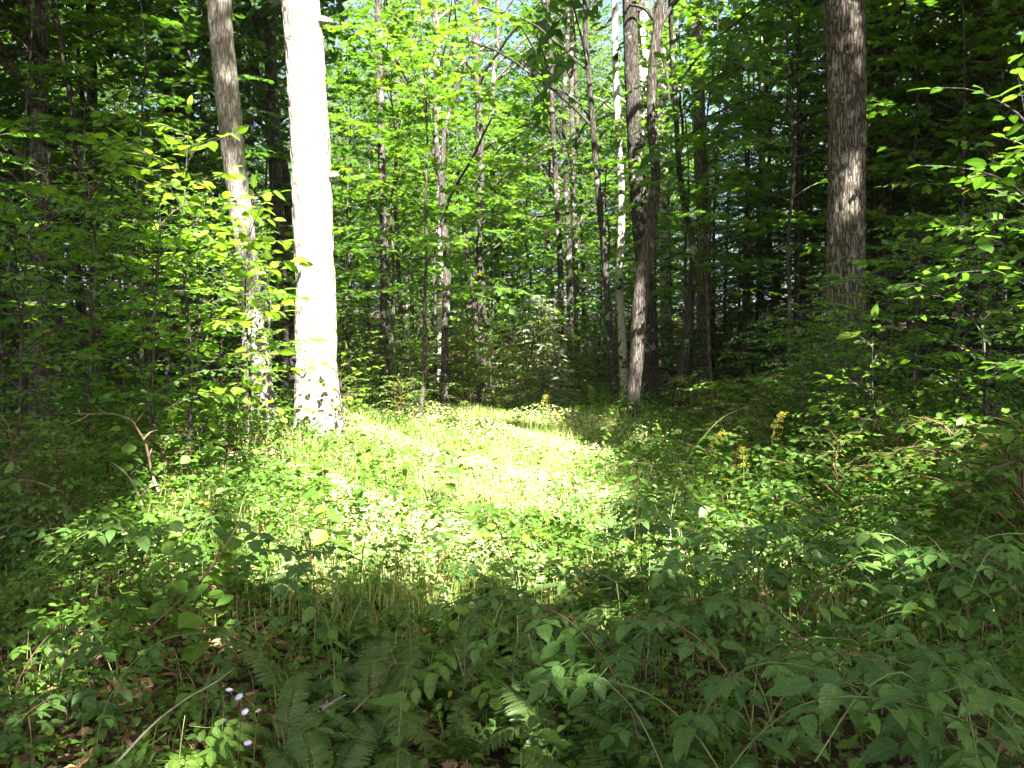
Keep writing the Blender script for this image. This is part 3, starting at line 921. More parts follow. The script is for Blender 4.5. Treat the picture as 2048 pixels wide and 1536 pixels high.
def build_canopy_trees():
    """unseen tall trees added round and behind the viewer to shade the place"""
    g = np.random.default_rng(77)
    spots = []
    for iy, y in enumerate(np.arange(-24, 22, 4.6)):
        for ix, x in enumerate(np.arange(-19, 28, 4.6)):
            sx, sy = x + g.uniform(-1.5, 1.5), y + g.uniform(-1.5, 1.5)
            if sy > 3 and abs(px_of(sx, sy) - 1024) < 1120: continue       # no trunk of these stands in the picture
            if abs(sx) < 1.6 and -3 < sy < 3: continue
            if not (-1 < sy + 11 < 33 and abs(sx - 4) < .70 * (sy + 11) + 8): continue   # only those whose shade falls on the place seen
            spots.append((sx, sy))
    spots += [(7.4, 3.2), (9.2, 6.4), (6.0, 1.2), (8.9, .8), (-4.2, -2.0), (-6.4, -.6), (-2.6, -5.6), (-7.4, 3.0), (-5.0, 1.2), (.9, -4.4), (3.4, -2.6)]  # extra unseen trees added on sun paths to shade trunks and left side
    for i, (x, y) in enumerate(spots):
        z0 = float(ground(x, y)) - .1
        H = g.uniform(14.5, 21)
        lean = g.normal(0, .5, 2)
        path = np.array([[0, 0, 0], [lean[0] * .2, lean[1] * .2, H * .35], [lean[0] * .6, lean[1] * .6, H * .7], [lean[0], lean[1], H]])
        r0 = g.uniform(.11, .2)
        sp = spline(np.column_stack([path, [r0 * 1.15, r0, r0 * .75, r0 * .3]]), .6)
        if (~shaded_ok(sp[:, :3] + [x, y, z0], .05, NT)).sum() > 1: continue
        r = root('unseen_shade_tree', (x, y, z0))
        part('trunk', tube_mesh('canopy_trunk', sp[:, :3], sp[:, 3], 10, M['bark_far'], relief=r0 * .06, seed=i, flare=.4, ridge_n=8), r)
        for k in range(5):
            f = g.uniform(.5, .9)
            p0 = np.array([np.interp(H * f, sp[:, 2], sp[:, q]) for q in range(3)])
            lp = limb_path(p0, g.uniform(0, 6.28), .7, .2, g.uniform(2, 3.3), g)
            if (~shaded_ok(lp + [x, y, z0], .0, NT)).sum() > 1: continue
            part('limb', tube_mesh('canopy_limb', lp, np.linspace(r0 * .4, .015, len(lp)), 6, M['bark_far']), r)
        me = canopy_crown('canopy_crown', np.array([x + lean[0], y + lean[1], z0 + H - 2.2]), g.uniform(3.0, 3.8), 4.2, 600, g)
        if me:
            part('crown', me, r, Matrix.Translation(Vector((-x, -y, -z0))), 'stuff')
        tag(r, 'unseen tall tree added to shade the clearing, its crown carved for sun', 'tree', 'shade trees added around the viewer')


build_canopy_trees()


# ------------------------------------------------------------------ the wood behind
def build_wood():
    g = np.random.default_rng(9)

    def blocked(x, d, rad, z0, z1):
        n = 60
        P = np.column_stack([x + g.uniform(-rad, rad, n), d + g.uniform(-rad, rad, n), g.uniform(z0, z1, n)])
        Sf = S.astype(np.float32)
        sub = np.concatenate([np.arange(0, 130), np.arange(130, 130)])
        T, Rr = TP[:NG], TR[:NG]
        al = (P @ S)[:, None] - (T @ S)[None]
        d2 = ((P[:, None, :] - T[None]) ** 2).sum(2)
        return ((al > .8) & (d2 - al * al < (Rr[None] + .1) ** 2)).any(1).mean() > .22

    placed = []

    def free(x, d, r_):
        return all((x - a) ** 2 + (d - b) ** 2 > r_ * r_ for a, b in placed)

    def band(n, kinds, px0, px1, d0, d1, sep, sc=(.8, 1.2), check=None):
        c = t = 0
        while c < n and t < n * 30:
            t += 1
            d = math.sqrt(g.uniform(d0 * d0, d1 * d1)); px = g.uniform(px0, px1); x = (px - 1024) / F * d
            if not free(x, d, sep): continue
            if check and blocked(x, d, *check): continue
            if d < 20 and 560 < px < 720: continue
            if d < 20.5 and 1180 < px < 1440: continue
            placed.append((x, d))
            put_tree(kinds[int(g.integers(len(kinds)))], x, d, g.uniform(*sc)); c += 1

    # hand-placed understory whose boughs show against the light
    for kind, px, d, sc in [('maple_sapling', 772, 15.5, .92), ('maple_sapling', 836, 13.8, .9), ('maple_sapling', 870, 19.5, 1.0), ('maple_sapling', 1225, 20.5, .95), ('maple_sapling', 1370, 18.5, 1.0), ('maple_sapling', 1430, 15.5, .95),
                            ('maple_sapling', 700, 20, 1.05), ('maple_sapling', 1060, 26, 1.1), ('maple_sapling', 985, 24, 1.0), ('slim_tree', 830, 22, 1.0), ('slim_tree', 1105, 27, .95),
                            ('maple_sapling', 300, 13.5, .9), ('maple_sapling', 80, 12.5, .95), ('maple_sapling', 1560, 14, 1.0), ('maple_sapling', 1900, 12.5, .9), ('maple_sapling', 1800, 15, 1.05),
                            ('maple_sapling', 420, 17, 1.05), ('maple_sapling', 540, 20, 1.1), ('hemlock_tree', 700, 24, .8), ('hemlock_tree', 735, 28, 1.0), ('hemlock_tree', 1480, 17, .75),
                            ('hemlock_tree', 1590, 15.5, .75), ('hemlock_tree', 1660, 17, .9), ('hemlock_tree', 1840, 16, .8), ('hemlock_tree', 1985, 14, .8), ('hemlock_tree', 1400, 25, .8)]:
        x = (px - 1024) / F * d
        placed.append((x, d)); put_tree(kind, x, d, sc)
    for px, d, sc in [(60, 7.6, .92), (190, 8.3, 1.0), (290, 8.8, .95), (120, 9.6, 1.05), (-40, 8.8, 1.05), (400, 10.3, .85), (20, 11, 1.1), (250, 11, 1.05), (455, 12, .8),
                      (1850, 8.6, .75), (1960, 7.4, .85), (2060, 8.6, .95), (1740, 10, .7), (1600, 10.5, .62), (1665, 9.4, .55), (1715, 8.6, .5), (1780, 9.2, .6), (1660, 11.2, .65), (1545, 11.6, .6), (1830, 10.6, .7), (1915, 9.4, .75), (2120, 6.2, .85)]:
        x = (px - 1024) / F * d
        placed.append((x, d)); put_tree('beech_sapling', x, d, sc)
    for px, d, sc in [(700, 18.5, .7), (745, 17.2, .6), (815, 19.2, .7), (850, 21, .8), (925, 20.2, .65), (985, 21.5, .7), (1030, 22.5, .75), (1150, 22.5, .7), (1190, 21.5, .6)]:
        x = (px - 1024) / F * d
        placed.append((x, d)); put_tree('beech_sapling', x, d, sc)
    for px, d, sc in [(720, 15.2, .62), (800, 13.2, .6), (690, 13.6, .55), (1450, 12, .75), (1530, 10.2, .8), (1640, 9.0, .85), (1490, 8.4, .62), (1720, 8.3, .75), (1800, 7.2, .72), (1880, 6.3, .8), (1990, 5.6, .8), (1690, 6.6, .62),
                      (1380, 13.6, .7), (1570, 12.4, .8), (450, 10.6, .55), (120, 6.7, .62), (330, 8.0, .5), (20, 6.2, .7), (2080, 4.6, .75), (930, 21, .9), (1000, 22, .85), (1180, 20.5, .8), (860, 20, .8), (1230, 22, .9), (1100, 23, .9)]:
        x = (px - 1024) / F * d
        put_tree('leafy_shrub', x, d, sc)
    band(22, ['maple_sapling', 'slim_tree', 'forest_tree', 'slim_tree'], -250, 620, 14, 27, 1.5, (.8, 1.2), (2.4, 3.5, 15))
    band(28, ['slim_tree', 'forest_tree', 'maple_sapling'], -250, 720, 25, 44, 2.0, (.8, 1.2), (2.4, 3.5, 15))
    band(34, ['maple_sapling', 'hemlock_tree', 'forest_tree', 'slim_tree'], 1340, 2300, 15, 27, 1.5, (.8, 1.2), (2.4, 3.5, 15))
    band(38, ['slim_tree', 'forest_tree', 'hemlock_tree', 'maple_sapling'], 1320, 2300, 25, 44, 2.0, (.8, 1.2), (2.4, 3.5, 15))
    band(9, ['maple_sapling'], 660, 1320, 24, 34, 2.0)
    band(40, ['beech_sapling', 'beech_sapling', 'hemlock_tree'], -200, 700, 13, 32, 1.0, (.7, 1.1))
    band(44, ['beech_sapling', 'hemlock_tree'], 1300, 2250, 13, 32, 1.0, (.6, 1.0))
    band(26, ['beech_sapling', 'beech_sapling', 'maple_sapling'], 680, 1320, 21, 36, 1.0, (.7, 1.1))
    for i in range(110):
        d = g.uniform(16, 46); px = g.uniform(-150, 2200); put_tree('leafy_shrub', (px - 1024) / F * d, d, g.uniform(.9, 1.6))
    band(28, ['haze_pale_tree', 'forest_tree', 'haze_pale_tree', 'haze_pale_tree'], 640, 1300, 33, 56, 2.4, (.85, 1.15))
    band(70, ['hemlock_tree', 'beech_sapling', 'hemlock_tree', 'maple_sapling'], -400, 2450, 34, 54, 1.2, (.9, 1.4))
    band(62, ['forest_tree', 'forest_tree', 'haze_pale_tree'], -500, 2550, 46, 84, 3.2, (.8, 1.1))


build_wood()


# ------------------------------------------------------------------ small plants
def stem_mesh(name, pts, r0, r1, mat, sides=5):
    sp = spline(np.asarray(pts), .06)
    return tube_mesh(name, sp, np.linspace(r0, r1, len(sp)), sides, mat)


def compound_mesh(name, leaflets, petiole, mat, smat, shape='ovate_fine', g=None):
    """one compound leaf: stalk along +Y with leaflets [(y along, angle, size, width)]"""
    P, Y, Z, Sc, W = [], [], [], [], []
    for y, a, s_, w in leaflets:
        P.append((0, y, -.10 * y)); Y.append((math.sin(a), math.cos(a), -.12 + g.normal(0, .06))); Z.append((g.normal(0, .1), g.normal(0, .1), 1)); Sc.append(s_); W.append(w)
    V, T, rnd, mid = scatter_leaves(np.array(P), np.array(Y), np.array(Z), np.array(Sc), shape, g, np.array(W))
    rnd = np.clip(rnd * .4 + g.random() * .6, 0, 1)
    ym = max(l[0] for l in leaflets)
    sv, sf = tube(np.array([[0, -petiole, .02], [0, 0, 0], [0, ym, -.10 * ym]]), np.array([.0022, .0018, .001]), 4)
    n = len(V)
    Vv = np.vstack([V, sv]); faces = [T] + [f + n for f in sf]
    quads = [f for f in faces if f.shape[1] == 4]; tris = [f for f in faces if f.shape[1] == 3]
    return mesh_from(name, Vv, [np.vstack(quads), np.vstack(tris)], mat, np.concatenate([rnd, np.full(len(sv), .4)]), np.concatenate([mid, np.full(len(sv), .05)]),
                     np.concatenate([np.tile(LV[shape][0][:, 1], len(P)), np.zeros(len(sv))]))


def simple_leaf_mesh(name, shape, mat, g, petiole=.12):
    V, T, m = LV[shape]
    sv, sf = tube(np.array([[0, -petiole, .03], [0, .02, 0]]), np.array([.012, .010]), 4)
    n = len(V)
    return mesh_from(name, np.vstack([V, sv]), [sf[0] + n, np.vstack([T, sf[1] + n])], mat,
                     np.concatenate([np.full(n, g.random() * .94), np.full(len(sv), .4)]), np.concatenate([m, np.full(len(sv), .05)]), np.concatenate([V[:, 1], np.zeros(len(sv))]))


REC = {}


def build_recipes():
    g = np.random.default_rng(33)
    trif = [compound_mesh('bramble_leaf', [(0.05, 0, .11 * s_, 1.12), (.0, 1.15, .088 * s_, 1.12), (.0, -1.15, .088 * s_, 1.12)] + ([(.0, 2.1, .06 * s_, 1), (.0, -2.1, .06 * s_, 1)] if k % 2 else []),
                          .05, M['bramble'], None, 'serrate', g) for k, s_ in enumerate((1, .9, 1.1, .85))]
    trif_l = [compound_mesh('bramble_leaf', [(0.05, 0, .11, 1.12), (.0, 1.15, .088, 1.12), (.0, -1.15, .088, 1.12)], .05, M['bramble'], None, 'ovate', g) for k in range(3)]
    pinn = []
    for k in range(4):
        n = (2, 3, 3, 2)[k]; L = []
        for i in range(n):
            y = .05 + i * .065
            L += [(y, 1.05 - .1 * i, .085 * g.uniform(.9, 1.1), .95), (y + .006, -1.05 + .1 * i, .085 * g.uniform(.9, 1.1), .95)]
        L += [(.05 + n * .06, 0, .10, 1.0)]
        pinn.append(compound_mesh('ash_leaf', L, .06, M['herb'], None, 'ovate_fine', g))
    simp = [simple_leaf_mesh('seedling_leaf', 'ovate_fine', M['herb'], g) for _ in range(5)]
    rnd_ = [simple_leaf_mesh('viburnum_leaf', 'round', M['herb'], g) for _ in range(5)]
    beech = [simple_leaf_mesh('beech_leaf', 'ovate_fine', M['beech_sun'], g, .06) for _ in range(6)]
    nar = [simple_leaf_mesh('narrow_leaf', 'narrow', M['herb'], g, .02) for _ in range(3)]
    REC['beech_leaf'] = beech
    REC['shade_leaf'] = [simple_leaf_mesh('shade_leaf', 'ovate_fine', M['beech'], g, .06) for _ in range(6)]

    def path_pt(sp, f):
        i = min(int(f * (len(sp) - 1)), len(sp) - 2)
        return sp[i], unit(sp[i + 1] - sp[i])

    # bramble: an arching cane with three- and five-part leaves held flat
    def bramble(leaves, big=1.0):
        az = g.uniform(0, 6.28); h = g.uniform(.45, .8) * big; L = g.uniform(.35, .8) * big
        dx, dy = math.cos(az) * L, math.sin(az) * L
        pts = [(0, 0, -.03), (dx * .1, dy * .1, h * .55), (dx * .4, dy * .4, h * .95), (dx * .8, dy * .8, h), (dx * 1.15, dy * 1.15, h * .86)]
        sp = spline(np.array(pts), .05)
        rec = [('cane', tube_mesh('bramble_cane', sp, np.linspace(.0045, .0018, len(sp)), 5, M['redstem'] if g.random() < .3 else M['stem']), None, [])]
        n = int(g.integers(10, 16)); s = 1
        for i in range(n):
            f = .22 + .78 * (i + .5) / n
            p, t = path_pt(sp, f)
            a = math.atan2(t[1], t[0]) + s * g.uniform(.5, 1.5); s = -s
            y = np.array([math.cos(a), math.sin(a), g.uniform(.05, .35)])
            q = p + y * .06
            rec.append(('leaf', leaves[int(g.integers(len(leaves)))], frame_mtx(q, (y[0], y[1], g.uniform(-.42, .12)), (g.normal(0, .25), g.normal(0, .25), 1), g.uniform(.5, 1.15) * (1.1 - .3 * f)), []))
        return rec
    REC['bramble'] = [bramble(trif) for _ in range(7)]
    REC['bramble_far'] = [bramble(trif_l) for _ in range(4)]

    # fern: arching twice-cut fronds in a rosette
    def frond(L, nP):
        P, Y, Z, Sc, W = [], [], [], [], []
        cur = lambda t: np.array([0, L * (t - .10 * t ** 3), L * (.52 * t - .50 * t * t)])
        for i in range(nP):
            t = .10 + .88 * i / (nP - 1)
            base = cur(t); tan = unit(cur(min(1, t + .02)) - cur(t - .02)); nrm = np.array([0, -tan[2], tan[1]])
            pl = L * .21 * math.sin(math.pi * min(1, .22 + .78 * t)) ** .9 + .006
            for sg in (1, -1):
                dr = unit(np.array([sg * 1.0, .35, 0]) @ np.array([[1, 0, 0], tan, nrm])) + nrm * (-.18)
                P.append(base); Y.append(dr + g.normal(0, .05, 3)); Z.append(nrm + g.normal(0, .12, 3)); Sc.append(pl); W.append(1.0)
        V, T, rnd, mid = scatter_leaves(np.array(P), np.array(Y), np.array(Z), np.array(Sc), 'pinna', g, np.array(W))
        rnd = np.clip(.25 * rnd + g.random() * .7, 0, .93)
        ts = np.linspace(0, 1, 14)
        sv, sf = tube(np.array([cur(t) for t in ts]), np.linspace(.003, .0008, 14), 4)
        n = len(V)
        return mesh_from('fern_frond', np.vstack([V, sv]), [sf[0] + n, np.vstack([T, sf[1] + n])], M['fern'], np.concatenate([rnd, np.full(len(sv), .6)]), np.concatenate([np.ones(n), np.zeros(len(sv))]))
    fr = [frond(L, n) for L, n in ((.56, 24), (.48, 22), (.62, 26), (.40, 20))]

    def fern():
        rec = []; n = int(g.integers(6, 10)); a0 = g.uniform(0, 6)
        for i in range(n):
            a = a0 + i * 6.283 / n + g.normal(0, .25); e = g.uniform(.3, .95)
            y = (math.cos(a), math.sin(a), e)
            rec.append(('frond', fr[int(g.integers(4))], frame_mtx((math.cos(a) * .02, math.sin(a) * .02, .0), y, (-math.cos(a) * .3 + g.normal(0, .15), -math.sin(a) * .3 + g.normal(0, .15), 1), g.uniform(.7, 1.1)), []))
        return rec
    REC['fern'] = [fern() for _ in range(5)]

    # leafy seedling: upright stem, opposite leaves held flat
    def seedling(leaves, hmin, hmax, size, pair=True, mat='stem'):
        h = g.uniform(hmin, hmax); lx, ly = g.normal(0, .12 * h, 2)
        sp = spline(np.array([(0, 0, -.03), (lx * .3, ly * .3, h * .4), (lx * .6, ly * .6, h * .75), (lx, ly, h)]), .05)
        rec = [('stem', tube_mesh('seedling_stem', sp, np.linspace(.004, .0014, len(sp)), 5, M[mat]), None, [])]
        n = int(g.integers(4, 7)); a = g.uniform(0, 6.28)
        for i in range(n):
            f = .35 + .65 * (i + .8) / n
            p, t = path_pt(sp, min(f, 1)); a += 1.57 + g.normal(0, .3)
            for k in range(2 if pair else 1):
                b = a + k * math.pi
                y = (math.cos(b), math.sin(b), g.uniform(-.65, .15))
                s_ = size * g.uniform(.7, 1.2) * (1.1 - .35 * f)
                q = p + np.array(y) * .12 * s_
                rec.append(('leaf', leaves[int(g.integers(len(leaves)))], frame_mtx(q, y, (g.normal(0, .33), g.normal(0, .33), 1), s_), []))
        return rec
    REC['leafy_seedling'] = [seedling(simp, .3, .6, .12) for _ in range(8)]
    REC['viburnum'] = [seedling(rnd_, .5, .85, .15, mat='redstem') for _ in range(5)]
    REC['ash_seedling'] = [seedling(pinn, .3, .6, 1.15) for _ in range(6)]

    # goldenrod: leafy stem ending in an arching yellow plume
    def goldenrod():
        h = g.uniform(.75, 1.05); a = g.uniform(0, 6.28); c, s = math.cos(a), math.sin(a)
        sp = spline(np.array([(0, 0, -.03), (0, 0, h * .5), (c * .05, s * .05, h * .85), (c * .14, s * .14, h), (c * .24, s * .24, h * .99)]), .04)
        rec = [('stem', tube_mesh('goldenrod_stem', sp, np.linspace(.004, .0012, len(sp)), 5, M['stem']), None, [])]
        for i in range(16):
            f = .15 + .6 * i / 16; p, t = path_pt(sp, f); b = i * 2.4
            rec.append(('leaf', nar[i % 3], frame_mtx(p, (math.cos(b), math.sin(b), .1), (0, 0, 1), g.uniform(.08, .13)), []))
        P, Y, Z, Sc = [], [], [], []
        for i in range(9):
            f = .78 + .22 * i / 9; p, t = path_pt(sp, f)
            for k in range(2):
                b = a + (1 if k else -1) * g.uniform(.3, 1.2)
                v = np.array([math.cos(b), math.sin(b), g.uniform(-.1, .5)]); L = .065 * (1.1 - .6 * i / 9)
                for j in range(16):
                    q = p + v * L * j / 16 + [0, 0, -.3 * L * (j / 16) ** 2] + g.normal(0, .008, 3)
                    P.append(q); Y.append(g.normal(0, 1, 3) + [0, 0, 1.2]); Z.append(g.normal(0, 1, 3)); Sc.append(.009)
        pl = leaves_mesh('goldenrod_plume', np.array(P), np.array(Y), np.array(Z), np.array(Sc), 'diamond', M['plume'], g)
        rec.append(('plume', pl, None, []))
        return rec
    REC['goldenrod'] = [goldenrod() for _ in range(4)]
    REC['goldenrod_sprout'] = [[p for p in goldenrod() if p[0] != 'plume'] for _ in range(4)]

    # aster: thin stem, narrow leaves, lavender flower heads
    pv, pt, pr, pm = scatter_leaves(np.zeros((15, 3)), np.column_stack([np.cos(np.arange(15) * .4189), np.sin(np.arange(15) * .4189), np.full(15, .12)]), np.tile([0, 0, 1.0], (15, 1)), np.full(15, .0130), 'narrow', g)
    petals = mesh_from('aster_petals', pv, pt, M['petal'], pr, pm)
    ang = np.arange(8) * math.pi / 4
    dv = np.vstack([np.column_stack([np.cos(ang), np.sin(ang), np.zeros(8)]) * .0035 + [0, 0, .001], np.column_stack([np.cos(ang), np.sin(ang), np.zeros(8)]) * .0022 + [0, 0, .004], [[0, 0, .005]]])
    df = [np.array([(i, (i + 1) % 8, 8 + (i + 1) % 8, 8 + i) for i in range(8)]), np.array([(8 + i, 8 + (i + 1) % 8, 16) for i in range(8)])]
    disc = mesh_from('aster_disc', dv, df, M['disc'])

    def aster():
        h = g.uniform(.5, .62)
        sp = spline(np.array([(0, 0, -.03), (.03, 0, h * .5), (.05, .01, h)]), .04)
        rec = [('stem', tube_mesh('aster_stem', sp, np.linspace(.003, .001, len(sp)), 5, M['redstem']), None, [])]
        for i in range(9):
            f = .1 + .75 * i / 9; p, t = path_pt(sp, f); b = i * 2.4
            rec.append(('leaf', nar[i % 3], frame_mtx(p, (math.cos(b), math.sin(b), .1), (0, 0, 1), g.uniform(.06, .1)), []))
        for i in range(6):
            p, t = path_pt(sp, .82 + .17 * i / 6); b = i * 2.4
            q = p + np.array([math.cos(b) * .055, math.sin(b) * .055, .02 + .012 * i])
            rec.append(('flower_stalk', tube_mesh('aster_stalk', np.array([p, (p + q) / 2 + [0, 0, .004], q]), np.array([.001, .0009, .0008]), 4, M['redstem']), None, []))
            rec.append(('flower', petals, frame_mtx(q, (math.cos(b + 1), math.sin(b + 1), .1), (g.normal(0, .25), -.55, .8), g.uniform(.8, 1.15)), [('flower_disc', disc, None)]))
        return rec
    REC['aster'] = [aster() for _ in range(3)]


build_recipes()

PD = {
    'bramble': ('arching toothed bramble', 'bramble', 'brambles in the undergrowth'),
    'fern': ('spreading feathery fern', 'fern', 'ferns in the undergrowth'),
    'leafy_seedling': ('small paired-leaf seedling', 'seedling', 'leafy seedlings in the undergrowth'),
    'viburnum': ('round-leaved viburnum stem', 'shrub', 'round-leaved viburnums'),
    'ash_seedling': ('feather-leaved ash seedling', 'seedling', 'ash seedlings in the undergrowth'),
    'goldenrod': ('yellow-plumed goldenrod', 'wildflower', 'goldenrods at the clearing edge'),
    'goldenrod_sprout': ('narrow-leaved green sprout', 'wildflower', 'goldenrod sprouts not yet in flower'),
    'aster': ('aster with lavender daisy heads', 'wildflower', 'asters in flower'),
}


def put(kind, x, d, sc=1.0, rec=None, label=None, rz=None):
    lst = REC[rec or kind]
    if kind == 'fern': sc *= .78
    o = plant(lst[int(rng.integers(len(lst)))], kind, (x, d, float(ground(x, d))), float(rng.uniform(0, 6.28)) if rz is None else rz, sc)
    de, cat, grp = PD[kind]
    if label: tag(o, label, cat, grp)
    else: reg(o, de, cat, grp, zone_low(x, d), px_of(x, d))
    return o


def build_undergrowth():
    g = np.random.default_rng(55)
    placed = []

    def scat(kind, n, px0, px1, d0, d1, sep, sc, rec=None, cond=None):
        c = t = 0
        while c < n and t < n * 40:
            t += 1
            d = math.sqrt(g.uniform(d0 * d0, d1 * d1)); px = g.uniform(px0, px1); x = (px - 1024) / F * d
            if any((x - a) ** 2 + (d - b) ** 2 < (sep * s_) ** 2 for a, b, s_ in placed): continue
            if cond and not cond(px, d): continue
            placed.append((x, d, 1.0)); put(kind, x, d, g.uniform(*sc), rec); c += 1
    # the plants that stand out along the bottom
    for kind, px, d, sc, lb in [('ash_seedling', 330, 2.45, .95, None), ('ash_seedling', 520, 2.25, .9, None), ('aster', 455, 2.6, 1.0, 'aster with lavender daisy heads beside the ash seedling'),
                                ('aster', 360, 2.25, .72, 'low aster with lavender heads at the very bottom'),
                                ('viburnum', 400, 4.0, 1.0, None), ('viburnum', 330, 4.3, .95, None), ('viburnum', 470, 4.5, .9, None), ('fern', 640, 2.9, 1.0, None), ('fern', 860, 2.75, .95, None),
                                ('fern', 1130, 3.1, 1.1, None), ('fern', 1240, 2.6, 1.05, None), ('fern', 1330, 3.1, 1.1, None), ('fern', 1040, 3.6, 1.1, None), ('fern', 760, 3.3, .9, None),
                                ('ash_seedling', 960, 2.25, .7, None), ('leafy_seedling', 780, 2.1, .8, None), ('ash_seedling', 80, 2.5, .9, None), ('fern', 1180, 3.9, 1.0, None),
                                ('fern', 560, 3.4, .85, None), ('fern', 940, 4.2, .9, None), ('bramble', 1500, 2.5, 1.05, None), ('bramble', 1700, 2.35, 1.0, None), ('bramble', 1880, 2.3, 1.05, None)]:
        x = (px - 1024) / F * d
        placed.append((x, d, 1.0)); put(kind, x, d, sc, None, lb)
    bare = lambda px, d: not (820 < px < 1020 and d < 3.2)
    scat('bramble', 64, 1260, 2150, 2.1, 5.2, .13, (.8, 1.15), None, bare)
    scat('bramble', 30, 600, 2200, 4.4, 7.5, .22, (.8, 1.1), 'bramble_far', lambda px, d: px > 1150 or d < 5.6)
    scat('bramble', 26, -80, 620, 2.3, 6.5, .18, (.6, .95))
    scat('fern', 14, 480, 1400, 2.7, 5.4, .3, (.7, 1.05), None, bare)
    scat('leafy_seedling', 24, 550, 1350, 2.4, 5.4, .15, (.6, 1.0), None, bare)
    scat('goldenrod_sprout', 26, 600, 1500, 2.4, 5.6, .15, (.5, .8), None, bare)
    scat('ash_seedling', 30, -80, 1300, 2.3, 6.2, .20, (.75, 1.05), None, bare)
    scat('leafy_seedling', 34, 1250, 2150, 2.1, 5.5, .12, (.55, .95), None, bare)
    scat('leafy_seedling', 60, -100, 2150, 2.3, 8.5, .18, (.8, 1.25), None, bare)
    scat('viburnum', 26, -120, 900, 3.6, 9.0, .25, (.7, 1.05))
    scat('viburnum', 16, 1250, 2150, 4.5, 9.5, .25, (.75, 1.1))
    scat('leafy_seedling', 48, 150, 1900, 8, 14, .25, (.9, 1.4), None, lambda px, d: not 760 < px < 1120)
    for i in range(46):                                    # knee-high herbs through the sunlit lane
        d = g.uniform(6.6, 14.5); x = g.normal(-.35, 1.15)
        put('leafy_seedling', x, d, g.uniform(.7, 1.15))
    for i in range(12):
        d = g.uniform(6.8, 13); put('viburnum', g.normal(-1.3, .9), d, g.uniform(.5, .75))
    for px, d in [(1085, 12.6), (1130, 12.0), (1185, 12.9)]:
        put('goldenrod', (px - 1024) / F * d, d, g.uniform(.85, 1.1))
    for px, d in [(1412, 6.8), (1490, 7.0), (1540, 7.2)]:
        put('goldenrod', (px - 1024) / F * d, d, g.uniform(.95, 1.15))


build_undergrowth()


# ------------------------------------------------------------------ beech sapling in the sun beside the pale trunk: every leaf its own part
def hero_sapling(name, label, tip, base, nl, rad, zb, lsize, seed, elev=(.5, .02), tw=.4, lf=.085, kind='beech_leaf'):
    g = np.random.default_rng(seed)
    o0 = np.array([base[0], base[1], float(ground(base[0], base[1])) - .03])
    H = tip[2] - o0[2]; off = np.array(tip) - o0
    r = root(name, o0)
    st = spline(np.array([(0, 0, 0), (off[0] * .15 + .05, off[1] * .15, H * .3), (off[0] * .5 - .04, off[1] * .5, H * .65), tuple(off)]), .12)
    part('trunk', tube_mesh(name + '_trunk', st, np.linspace(.006 + H * .006, .003, len(st)), 8, M['bark_slim']), r)
    az = g.uniform(0, 6.28); twigs = []
    for i in range(nl):
        t = (i + .5) / nl; z = zb + (H - zb) * t * .96
        p0 = np.array([np.interp(z, st[:, 2], st[:, k]) for k in range(3)])
        az += 2.4 + g.normal(0, .3)
        L = rad * (math.sin(math.pi * (.15 + .75 * (1 - t))) ** .8) * g.uniform(.7, 1.15) if t < .93 else .25
        lp = limb_path(p0, az, elev[0] + .4 * t, elev[1] + .2 * t, max(.25, L), g)
        lt = limb_twigs(lp, g, .15, .17, tw * (1 if t < .9 else .5))
        bv, bf = join([tube(lp, np.linspace(.007, .0025, len(lp)), 5)] + [tube(np.array([p, p + v * L_ * .5 - [0, 0, .025 * L_], p + v * L_ - [0, 0, .1 * L_]]), np.array([.003, .0022, .0015]), 4) for p, v, L_ in lt])
        b = part('branch', mesh_from(name + '_branch', bv, bf, M['bark_slim']), r)
        twigs += [(x, b) for x in lt]
    twigs.append(((off, np.array([.1, 0, 1.0]), .2), None))
    sets = [(twig_leaves([tw_], g, lf, lsize, .38, .1), b) for tw_, b in twigs]
    tot = sum(len(q[0]) for q, b in sets); keep = min(1.0, 300 / tot)
    rest = []
    for (P, Y, Z, Sc), b in sets:
        for k in range(len(P)):
            if g.random() > keep:
                rest.append((P[k], Y[k], Z[k], Sc[k])); continue
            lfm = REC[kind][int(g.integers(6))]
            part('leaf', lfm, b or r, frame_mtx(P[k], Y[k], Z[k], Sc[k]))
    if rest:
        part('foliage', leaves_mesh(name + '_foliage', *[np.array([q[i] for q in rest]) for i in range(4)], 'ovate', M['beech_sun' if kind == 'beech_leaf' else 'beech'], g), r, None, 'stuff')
    tag(r, label, 'sapling')
    return r


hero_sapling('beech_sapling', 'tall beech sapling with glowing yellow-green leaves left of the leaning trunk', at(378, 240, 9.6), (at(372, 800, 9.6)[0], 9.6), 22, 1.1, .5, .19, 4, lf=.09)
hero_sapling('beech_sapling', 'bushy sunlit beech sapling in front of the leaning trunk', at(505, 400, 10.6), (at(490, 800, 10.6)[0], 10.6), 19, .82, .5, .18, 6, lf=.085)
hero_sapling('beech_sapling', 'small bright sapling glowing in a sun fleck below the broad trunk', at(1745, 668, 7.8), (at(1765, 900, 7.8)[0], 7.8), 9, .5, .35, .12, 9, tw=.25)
hero_sapling('beech_sapling', 'thin sapling reaching in from the right edge', at(2035, 150, 4.3), (at(2230, 900, 4.3)[0], 4.3), 20, .6, .9, .105, 12, tw=.3, lf=.06, kind='shade_leaf')
hero_sapling('beech_sapling', 'little leafy sapling at the right foot of the white trunk', at(690, 720, 11.4), (at(678, 880, 11.4)[0], 11.4), 8, .5, .25, .115, 15, tw=.25)


